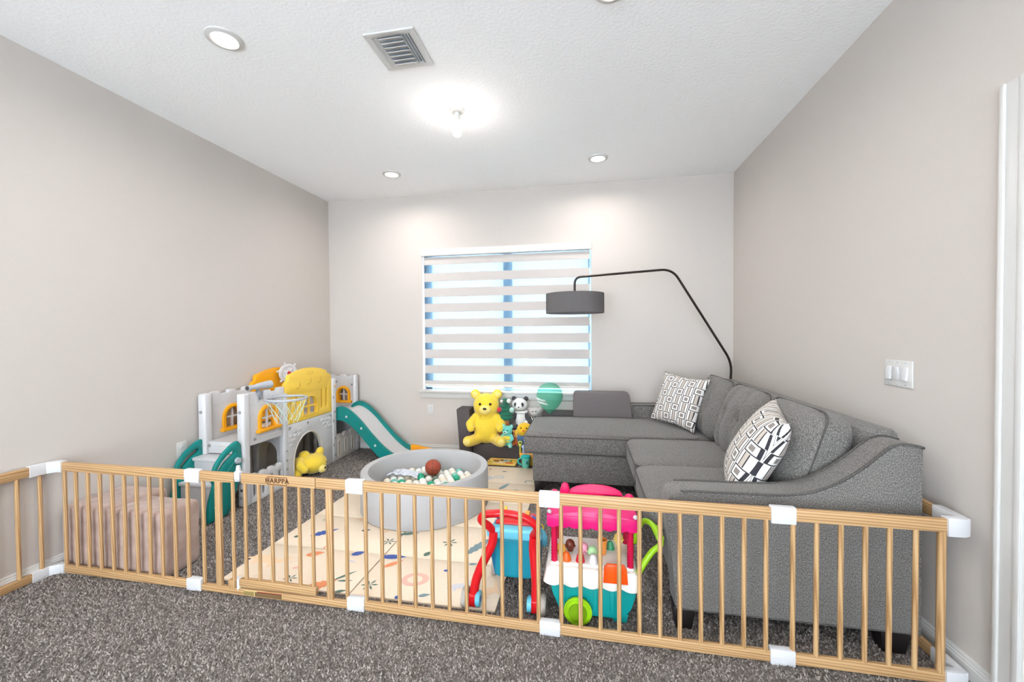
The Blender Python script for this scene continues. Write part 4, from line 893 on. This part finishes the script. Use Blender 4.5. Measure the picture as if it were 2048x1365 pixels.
# panda, perched behind the others
def panda():
    r = thing('plush_panda', (-.62, 3.985, .158), 'white and dark grey plush panda at the back of the couch', 'plush toy', 'plush toys'); x, y = -.640, 4.005
    O('torso', blob([((x, y, .40), (.062, .058, .085)), ((x, y, .30), (.07, .06, .09)), ((x, y, .22), (.07, .06, .07))], .008), pw, r, smooth=80)
    O('head', blob([((x - .012, y - .015, .545), (.078, .066, .066)), ((x - .012, y - .068, .525), (.03, .022, .024))], .007), pw, r, smooth=80)
    for s in (-1, 1):
        O('ear', ball(B(), (x - .012 + s * .062, y, .602), .024, 3, (1, .6, 1)), pg, r)
        O('eye_patch', ball(B(), (x - .012 + s * .036, y - .070, .552), .018, 3, (.8, .4, 1.2)), pg, r)
        O('arm', blob(chain([(x + s * .055, y - .01, .43), (x + s * .085, y - .045, .40), (x + s * .095, y - .07, .375)], [.028, .028, .026]), .007), pg, r, smooth=80)
        O('leg', blob(chain([(x + s * .045, y - .03, .32), (x + s * .080, y - .075, .325)], [.035, .036]), .007), pg, r, smooth=80)
    O('nose', ball(B(), (x - .012, y - .090, .530), .007, 2), eye_m, r)
    O('scarf', tube(B(), [(x + .056 * math.cos(a), y + .052 * math.sin(a), .472) for a in np.linspace(0, 2 * PI, 24, endpoint=False)], .012, 8, True), pw, r)
panda()
# felt tree
def felt_tree():
    x, y = -.795, 3.975; r = thing('plush_tree', (x, y, .158), 'dark green plush tree with pompoms behind the yellow plush', 'plush toy', 'plush toys'); gr = plush_mat('green', (22, 110, 84))
    O('trunk', blob([((x, y, .36), (.085, .07, .055)), ((x, y, .27), (.08, .065, .11))], .008), plush_mat('brown', (176, 108, 52)), r, smooth=80)
    for k, (z, rr_) in enumerate(((.415, .090), (.455, .080), (.495, .068), (.530, .055), (.565, .042), (.595, .028))):
        O('foliage_tier', ball(B(), (x + .006 * math.sin(k * 2), y, z), rr_, 3, (1, .85, .42)), gr, r)
    for dx, dz, c_, q in ((.045, .590, pw, .022), (-.055, .500, plush_mat('red', (206, 44, 62)), .024), (.075, .500, plush_mat('mint', (186, 226, 216)), .026), (-.03, .585, pw, .015)):
        O('pompom', ball(B(), (x + dx, y - .055, dz), q, 3), c_, r)
felt_tree()
# striped monkey-like toy
stripe = mat('striped_knit', (236, 234, 230), .9); t = NT(stripe); c_ = t.coord((1, 1, 1), 'Object', (0, .5, 0)); wv = t.n('TexWave'); wv.inputs['Scale'].default_value = 18; wv.inputs['Distortion'].default_value = 1; wv.bands_direction = 'X'
t.l(c_, wv.inputs['Vector']); t.l(t.ramp(wv.outputs['Fac'], [(.45, (26, 24, 26)), (.55, (240, 238, 234))]), t.b.inputs['Base Color'])
def striped():
    x, y = -.500, 4.005; r = thing('striped_plush', (x, y, .158), 'grey headed plush toy with black and white striped body', 'plush toy', 'plush toys'); gh = plush_mat('grey', (196, 190, 186))
    O('body', blob([((x, y, .30), (.065, .06, .13))] + chain([(x + .03, y - .03, .40), (x + .085, y - .05, .385)], [.03, .024]) + chain([(x - .03, y - .03, .40), (x - .05, y - .07, .375)], [.03, .024]), .008), stripe, r, smooth=80)
    O('head', blob([((x, y - .01, .475), (.058, .05, .045)), ((x, y - .055, .462), (.03, .02, .02))] + [((x + s * .052, y, .50), .020) for s in (-1, 1)], .007), gh, r, smooth=80)
    for s in (-1, 1): O('eye', ball(B(), (x + s * .014, y - .062, .486), .006, 2), eye_m, r); O('paw', ball(B(), (x + s * .075 - .005, y - .075, .372), .024, 3), pw, r)
striped()
# yellow and blue chick-shaped bolster
def chick():
    x, y = -.585, 3.872; r = thing('plush_chick', (x, y, .158), 'round plush toy with yellow top and blue lower half by the chaise', 'plush toy', 'plush toys')
    O('lower_body', blob([((x, y, .235), (.080, .070, .078))], .007), plush_mat('denim', (74, 104, 142)), r, smooth=80)
    O('upper_body', blob([((x, y, .315), (.082, .071, .075))], .007), plush_mat('gold', (240, 190, 24)), r, smooth=80)
    O('beak', ball(B(), (x, y - .075, .325), .014, 2, (1.2, 1, .7)), plush_mat('beak', (226, 120, 30)), r)
    for s in (-1, 1): O('eye', ball(B(), (x + s * .028, y - .066, .350), .007, 2), eye_m, r); O('foot', ball(B(), (x + s * .035, y - .045, .170), .026, 3, (1, 1.3, .45)), plush_mat('navy', (34, 30, 70)), r); O('wing', ball(B(), (x + s * .080, y - .01, .290), .026, 3, (.6, .8, 1.2)), MATS['plush_gold'], r)
chick()

# ------------------------------------------------------------------ small toys in front of the couch
tr_ = thing('puzzle_tray', (-.79, 3.79, 0), 'yellow edged tray puzzle lying on the carpet before the couch', 'puzzle')
O('board', bx((-.925, 3.706, .012), (-.652, 3.862, .022), .004), mat('tray_cream', (240, 214, 150), .5), tr_)
O('rim', pl(rrect(-.930, 3.700, -.647, 3.864, .018), [rrect(-.918, 3.711, -.659, 3.854, .012)], 'z', .021, .022, .005), mat('tray_yellow', (246, 206, 104), .5), tr_)
pcs = [('blue', -.76, 3.815, .05, .03), ('green', -.71, 3.80, .02, .05), ('yellow', -.685, 3.81, .025, .03), ('yellow', -.69, 3.77, .03, .025), ('orange', -.715, 3.735, .07, .024), ('amber', -.86, 3.815, .07, .03), ('brown', -.85, 3.785, .05, .014), ('lime', -.895, 3.745, .03, .024), ('cream', -.80, 3.75, .05, .03), ('brown', -.80, 3.815, .03, .02)]
pcol = {'blue': (170, 190, 206), 'green': (110, 150, 70), 'yellow': (244, 206, 50), 'orange': (220, 96, 40), 'amber': (226, 170, 80), 'brown': (140, 86, 36), 'lime': (206, 200, 60), 'cream': (240, 220, 190)}
for k, x, y, a, b in pcs: O('puzzle_piece', pl(rrect(x - a / 2, y - b / 2, x + a / 2, y + b / 2, min(a, b) * .4), [], 'z', .026, .012, .003), mat('piece_' + k, pcol[k], .45), tr_)
cu = thing('toy_cup', (-.55, 3.69, 0), 'turquoise lidded toy cup on the carpet beside the chaise', 'cup'); cz = (-.55, 3.69, 0)
O('cup_body', lathe(B(), [(0, .010), (.030, .010), (.032, .014), (.039, .105), (0, .105)], cz, 28), mat('aqua_plastic', (110, 204, 182), .35), cu)
O('lid', lathe(B(), [(0, .104), (.044, .104), (.046, .110), (.044, .120), (.034, .126), (0, .128)], cz, 28), mat('turquoise_plastic', (40, 190, 184), .3), cu)
O('handle', tube(B(), smoothpath([(-.588, 3.688, .098), (-.618, 3.684, .085), (-.616, 3.684, .050), (-.583, 3.688, .036)]), .007, 8), MATS['turquoise_plastic'], cu)
O('printed_patch', bx((-.541, 3.6505, .052), (-.522, 3.6545, .080), .001), mat('patch_teal', (10, 110, 112), .5), cu); O('printed_patch', tube(B(), smoothpath([(-.577, 3.662, .088), (-.557, 3.6505, .070), (-.549, 3.6510, .045)]), .004, 6), MATS['aqua_plastic'], cu)
tb_ = thing('toy_basket', (-.52, 3.80, 0), 'orange and yellow plastic toy basket behind the turquoise cup', 'toy box')
bm = bx((-.60, 3.745, .010), (-.44, 3.855, .085), .006)
O('tub', bm, mat('olive_plastic', (170, 140, 40), .5), tb_)
O('rim', pl(rrect(-.617, 3.735, -.428, 3.862, .012), [rrect(-.600, 3.750, -.445, 3.848, .008)], 'z', .105, .045, .006), mat('orange_plastic', (246, 168, 66), .4), tb_)
O('side_panel', bx((-.600, 3.748, .012), (-.440, 3.850, .10), .004), mat('mint_panel', (170, 190, 170), .5), tb_)
for nm, x, y, z, q, c_ in (('toy_ring', -.618, 3.79, .185, .014, (200, 204, 76)), ('toy_figure', -.585, 3.785, .175, .020, (170, 190, 226)), ('toy_figure', -.566, 3.78, .160, .016, (120, 90, 190))):
    bb = B(); ball(bb, (x, y, z), q, 3); tube(bb, [(x, y, .10), (x, y, z)], [q * .7, q * .6], 8)
    if nm == 'toy_ring': tube(bb, [(x + .016 * math.cos(a), y, z + .026 + .014 * math.sin(a)) for a in np.linspace(0, 2 * PI, 16, endpoint=False)], .006, 6, True)
    O('toy_' + 'stick', bb, mat('toy_col_%d' % c_[0], c_, .4), tb_)
O('toy_arch', tube(B(), smoothpath([(-.575, 3.80, .11), (-.555, 3.80, .150), (-.515, 3.80, .152), (-.49, 3.80, .11)]), .010, 8), MATS['amber_plastic'], tb_)

# ------------------------------------------------------------------ baby walker
blue_pl = mat('blue_plastic', (24, 118, 160), .35); lblue = mat('light_blue_plastic', (104, 190, 212), .35); deep = mat('deep_blue_plastic', (24, 72, 158), .35); tyre = mat('grey_tyre', (168, 160, 150), .6)
wk = thing('baby_walker', (-.36, 1.9, 0), 'red and blue plastic push walker between the mat and the toy cart', 'walker')
for s, pts in ((-1, [(-.420, 1.800, .345), (-.428, 1.795, .285), (-.470, 1.785, .200), (-.500, 1.775, .120), (-.510, 1.765, .045)]), (1, [(-.232, 1.800, .335), (-.236, 1.800, .280), (-.228, 1.790, .200), (-.222, 1.780, .120), (-.226, 1.768, .040)])):
    lg = O('leg', tube(B(), smoothpath(pts), .021, 12), red_pl, wk)
    x, y = pts[-1][0], pts[-1][1]; wx = x + s * .036
    w_ = O('rear_wheel', cyl(B(), (wx - .014, y, .048), (wx + .014, y, .048), .046, seg=28, bev=.006), tyre, wk)
    O('axle_cap', cyl(B(), (x - s * .034, y, .046), (x - s * .014, y, .046), .034, seg=16, bev=.003), lblue, w_); O('cap_hole', cyl(B(), (x - s * .036, y, .046), (x - s * .033, y, .046), .012, seg=12), deep, w_)
    O('wheel_bracket', bx((x - .022, y - .022, .016), (x + .022, y + .026, .072), .008), red_pl, w_)
O('handle', tube(B(), smoothpath([(-.425, 1.805, .345), (-.440, 1.785, .375), (-.470, 1.765, .410), (-.452, 1.755, .440), (-.400, 1.750, .452), (-.335, 1.750, .454), (-.265, 1.752, .440), (-.220, 1.762, .405), (-.222, 1.785, .368), (-.240, 1.805, .338)]), .0175, 12), red_pl, wk)
O('cross_bar', pl(rrect(-.455, .312, -.198, .362, .016), [], 'y', 1.822, .055, .012), lblue, wk)
O('activity_body', pl([(-.448, .325), (-.218, .322), (-.212, .200), (-.222, .105), (-.432, .105), (-.452, .20)], [], 'y', 1.915, .12, .014), blue_pl, wk)
O('back_tray', pl(rrect(-.425, .11, -.250, .30, .02), [], 'y', 1.852, .02, .006), mat('teal_blue_plastic', (26, 140, 160), .4), wk)
dp = O('dashboard', bx((-.425, 1.850, .326), (-.235, 1.965, .372), .014, 3, xf=None), red_pl, wk)
O('dial', cyl(B(), (-.415, 1.900, .372), (-.415, 1.900, .384), .030, seg=20, bev=.003), deep, dp); O('dial', cyl(B(), (-.258, 1.880, .372), (-.258, 1.880, .382), .030, seg=20, bev=.003), deep, dp)
O('dial_mark', bx((-.262, 1.862, .3815), (-.254, 1.898, .3835)), white_pl, dp); O('beak_toy', cyl(B(), (-.392, 1.94, .37), (-.392, 1.955, .40), .018, .004, seg=12), yellow_pl, dp); O('block_toy', bx((-.292, 1.915, .37), (-.268, 1.94, .392), .004), MATS['orange_plastic'], dp)
O('key_strip', bx((-.385, 1.846, .330), (-.285, 1.852, .352), .002), deep, dp)
O('shape_block', bx((-.372, 1.846, .118), (-.335, 1.868, .146), .005), mat('orange_toy', (238, 92, 20), .35), wk); O('shape_block', bx((-.288, 1.846, .110), (-.265, 1.868, .150), .005), mat('lime_toy', (150, 196, 40), .35), wk)
for x, s in ((-.468, -1), (-.190, 1)):
    w_ = O('front_wheel', cyl(B(), (x - .014, 2.035, .046), (x + .014, 2.035, .046), .044, seg=28, bev=.006), tyre, wk); O('wheel_hub', cyl(B(), (x - .016, 2.035, .046), (x + .016, 2.035, .046), .020, seg=16), blue_pl, w_)
O('front_axle', cyl(B(), (-.47, 2.035, .046), (-.19, 2.035, .046), .007, seg=10), grey_pl, wk); O('front_strut', bx((-.43, 1.955, .06), (-.225, 2.04, .115), .01), white_pl, wk)
O('rattle', blob(chain([(-.222, 1.995, .270), (-.208, 1.995, .235), (-.204, 1.995, .205)], [.016, .020, .016]), .006), lblue, wk, smooth=80); O('rattle_ring', tube(B(), [(-.224 + .014 * math.cos(a), 1.995, .285 + .016 * math.sin(a)) for a in np.linspace(0, 2 * PI, 14, endpoint=False)], .004, 6, True), yellow_pl, wk)

# ------------------------------------------------------------------ ice cream cart
pink = mat('pink_plastic', (222, 18, 112), .35); dpink = mat('crimson_plastic', (196, 4, 62), .35); cart_teal = mat('cart_teal', (6, 148, 144), .4); lime = mat('lime_plastic', (150, 200, 20), .35); ivory = mat('ivory_plastic', (238, 232, 222), .35)
ca = thing('ice_cream_cart', (.03, 1.87, 0), 'toy ice cream cart with pink canopy and teal body behind the fence', 'toy cart')
tub = B(); prof_ = [(-.160, .175), (-.150, .120), (-.122, .055), (-.085, .028), (.120, .030), (.160, .040), (.190, .075), (.208, .130), (.212, .175)]
plate(tub, prof_[::-1] if False else prof_, [], 'y', 1.868, .23, .012); O('cart_body', tub, cart_teal, ca)
for x in (-.10, -.03, .04, .11): O('body_rib', bx((x - .010, 1.7485, .055), (x + .010, 1.756, .170), .003), cart_teal, ca)
O('support_foot', pl([(.115, .008), (.170, .008), (.180, .045), (.108, .045)], [], 'y', 1.79, .045, .006), cart_teal, ca); O('support_foot', pl([(.115, .008), (.170, .008), (.180, .045), (.108, .045)], [], 'y', 1.95, .045, .006), cart_teal, ca)
for y0 in (1.722, 1.995):
    w_ = O('cart_wheel', cyl(B(), (-.036, y0, .062), (-.036, y0 + .022, .062), .060, seg=32, bev=.006), lime, ca)
    O('wheel_disc', cyl(B(), (-.036, y0 - .004, .062), (-.036, y0 + .026, .062), .040, seg=28, bev=.003), mat('olive_green_plastic', (112, 152, 4), .4), w_)
lip = [(-.186, .175)]
for k in range(5):
    a = -.186 + k * .083; lip += [(a + .083 * j / 8, .172 - .013 * math.sin(PI * j / 8)) for j in range(1, 9)]
lip += [(.229, .190), (.212, .240), (.200, .248), (-.158, .248), (-.172, .240)]
O('counter_skirt', pl(lip, [], 'y', 1.868, .276, .012), ivory, ca)
O('counter_top', bx((-.155, 1.750, .235), (.200, 1.99, .258), .010, 3), ivory, ca)
for x in (-.138, .186):
    for y in (1.768, 1.965):
        pts = [(x, y, .250 + .2 * k / 28) for k in range(29)]; O('twist_post', tube(B(), pts, [.0125 + (.0022 if k % 2 else 0) for k in range(29)], 12), dpink, ca)
cn = B(); can = [(-.168, .470)]
for k in range(8):
    a = -.168 + k * .048; can += [(a + .048 * j / 5, .424 - .008 * abs(math.sin(PI * j / 5 + PI * (k % 2)))) for j in range(0, 6)]
can += [(.216, .470)]
for y in (1.742, 1.992): plate(cn, can[::-1], [], 'y', y, .014, .003)
box(cn, (-.168, 1.738, .462), (-.156, 1.996, .474)); O('canopy_band', cn, pink, ca)
cm = B(); n1, n2 = 14, 6
for i in range(n1):
    pass
roof = [(-.168 + .384 * k / 16, .466 + .026 * math.sin(PI * k / 16)) for k in range(17)]
O('canopy_roof', pl(roof + [(.216, .462), (-.168, .462)], [], 'y', 1.867, .254, .006), pink, ca)
bk_ = [(-.10, .485)] + [(.045 + .125 * math.cos(PI - PI * k / 16), .488 + .045 * math.sin(PI * k / 16)) for k in range(17)] + [(.17, .485)]
O('sign_board', pl(bk_[::-1], [], 'y', 1.955, .022, .006), mat('magenta_plastic', (238, 8, 96), .35), ca)
O('cone_emblem', pl([(-.125, .480), (-.085, .480), (-.078, .505), (-.085, .528), (-.100, .536), (-.115, .526), (-.122, .505)], [], 'y', 1.955, .022, .006), MATS['magenta_plastic'], ca)
for x in (-.150, .200): O('roof_knob', ball(B(), (x, 1.955, .482), .020, 3, (1, 1, .8)), MATS['magenta_plastic'], ca)
for x in (-.158, .205): O('clear_cap', ball(B(), (x, 1.752, .478), .010, 2), white_pl, ca)
O('cart_handle', tube(B(), smoothpath([(.208, 1.760, .215), (.240, 1.765, .275), (.275, 1.775, .325), (.312, 1.79, .352), (.312, 1.82, .372), (.292, 1.88, .395), (.265, 1.93, .385), (.240, 1.962, .330), (.224, 1.970, .260)]), .0125, 12), lime, ca)
for k in range(7):
    f = k / 6; O('grip_ridge', tube(B(), [Vector((.316 - .012 * f, 1.812 + .05 * f, .368 + .018 * f)) + Vector((0.0, 0, 0)) + .0150 * (math.cos(a) * Vector((.85, .2, .45)).normalized() + math.sin(a) * Vector((-.45, 0, .88)).normalized()) for a in np.linspace(0, 2 * PI, 12, endpoint=False)], .0022, 5, True), lime, ca)
O('till', pl([(.070, .205), (.172, .205), (.168, .265), (.156, .286), (.086, .286), (.074, .270)], [], 'y', 1.724, .014, .004), mat('till_orange', (240, 84, 10), .35), ca)
# treats standing on the cart
def treat(name, x, y, rgb, label, shape, z=.259):
    m_ = mat('treat_%d_%d' % (rgb[0], rgb[1]), rgb, .4)
    if shape == 'scoop':
        r = thing(name, (x, y, z), label, 'toy food', 'toy ice creams'); O('cup', lathe(B(), [(0, z), (.013, z), (.018, z + .022), (0, z + .022)], (x, y, 0), 18), m_, r)
        b = B(); ball(b, (x, y, z + .030), .021, 3)
        for k in range(8): ball(b, (x + .018 * math.cos(k * .785), y + .018 * math.sin(k * .785), z + .022), .007, 2)
        O('scoop', b, m_, r)
    elif shape == 'dome':
        O(name, lathe(B(), [(0, z), (.020, z), (.019, z + .008), (.014, z + .028), (.008, z + .035), (0, z + .036)], (x, y, 0), 20), m_, label=label, cat='toy food', group='toy ice creams')
    else:
        O(name, lathe(B(), [(0, z), (.016, z), (.017, z + .012), (.018, z + .013), (.0185, z + .028), (.0195, z + .029), (.020, z + .044), (.021, z + .045), (.0225, z + .066), (.0195, z + .066), (.017, z + .03), (0, z + .03)], (x, y, 0), 24), m_, label=label, cat='toy food', group='toy ice creams')
treat('toy_scoop', -.112, 1.815, (246, 190, 80), 'yellow toy ice cream scoop beside the crimson post', 'scoop')
treat('toy_scoop', -.072, 1.845, (110, 46, 26), 'chocolate brown toy ice cream scoop on the cart', 'scoop', .264)
treat('toy_scoop', -.012, 1.835, (238, 160, 180), 'pink toy ice cream scoop on the cart', 'scoop')
treat('toy_scoop', .028, 1.815, (176, 220, 160), 'pale green toy ice cream scoop on the cart', 'scoop')
treat('toy_sauce', -.085, 1.772, (246, 100, 20), 'orange cone-shaped toy topping on the cart front', 'dome')
treat('toy_sauce', -.025, 1.772, (206, 24, 50), 'red cone-shaped toy topping on the cart front', 'dome')
treat('toy_sauce', .030, 1.772, (222, 220, 220), 'white cone-shaped toy topping on the cart front', 'dome')
treat('toy_cone_cup', .072, 1.85, (228, 140, 60), 'tall ribbed orange toy wafer cup on the cart', 'cup')
treat('toy_scoop', .150, 1.93, (250, 216, 110), 'small pale yellow toy scoop at the back of the cart', 'scoop', .268)
treat('toy_leaf_dish', .110, 1.90, (70, 160, 110), 'green toy dish between the wafer cup and the post', 'dome')
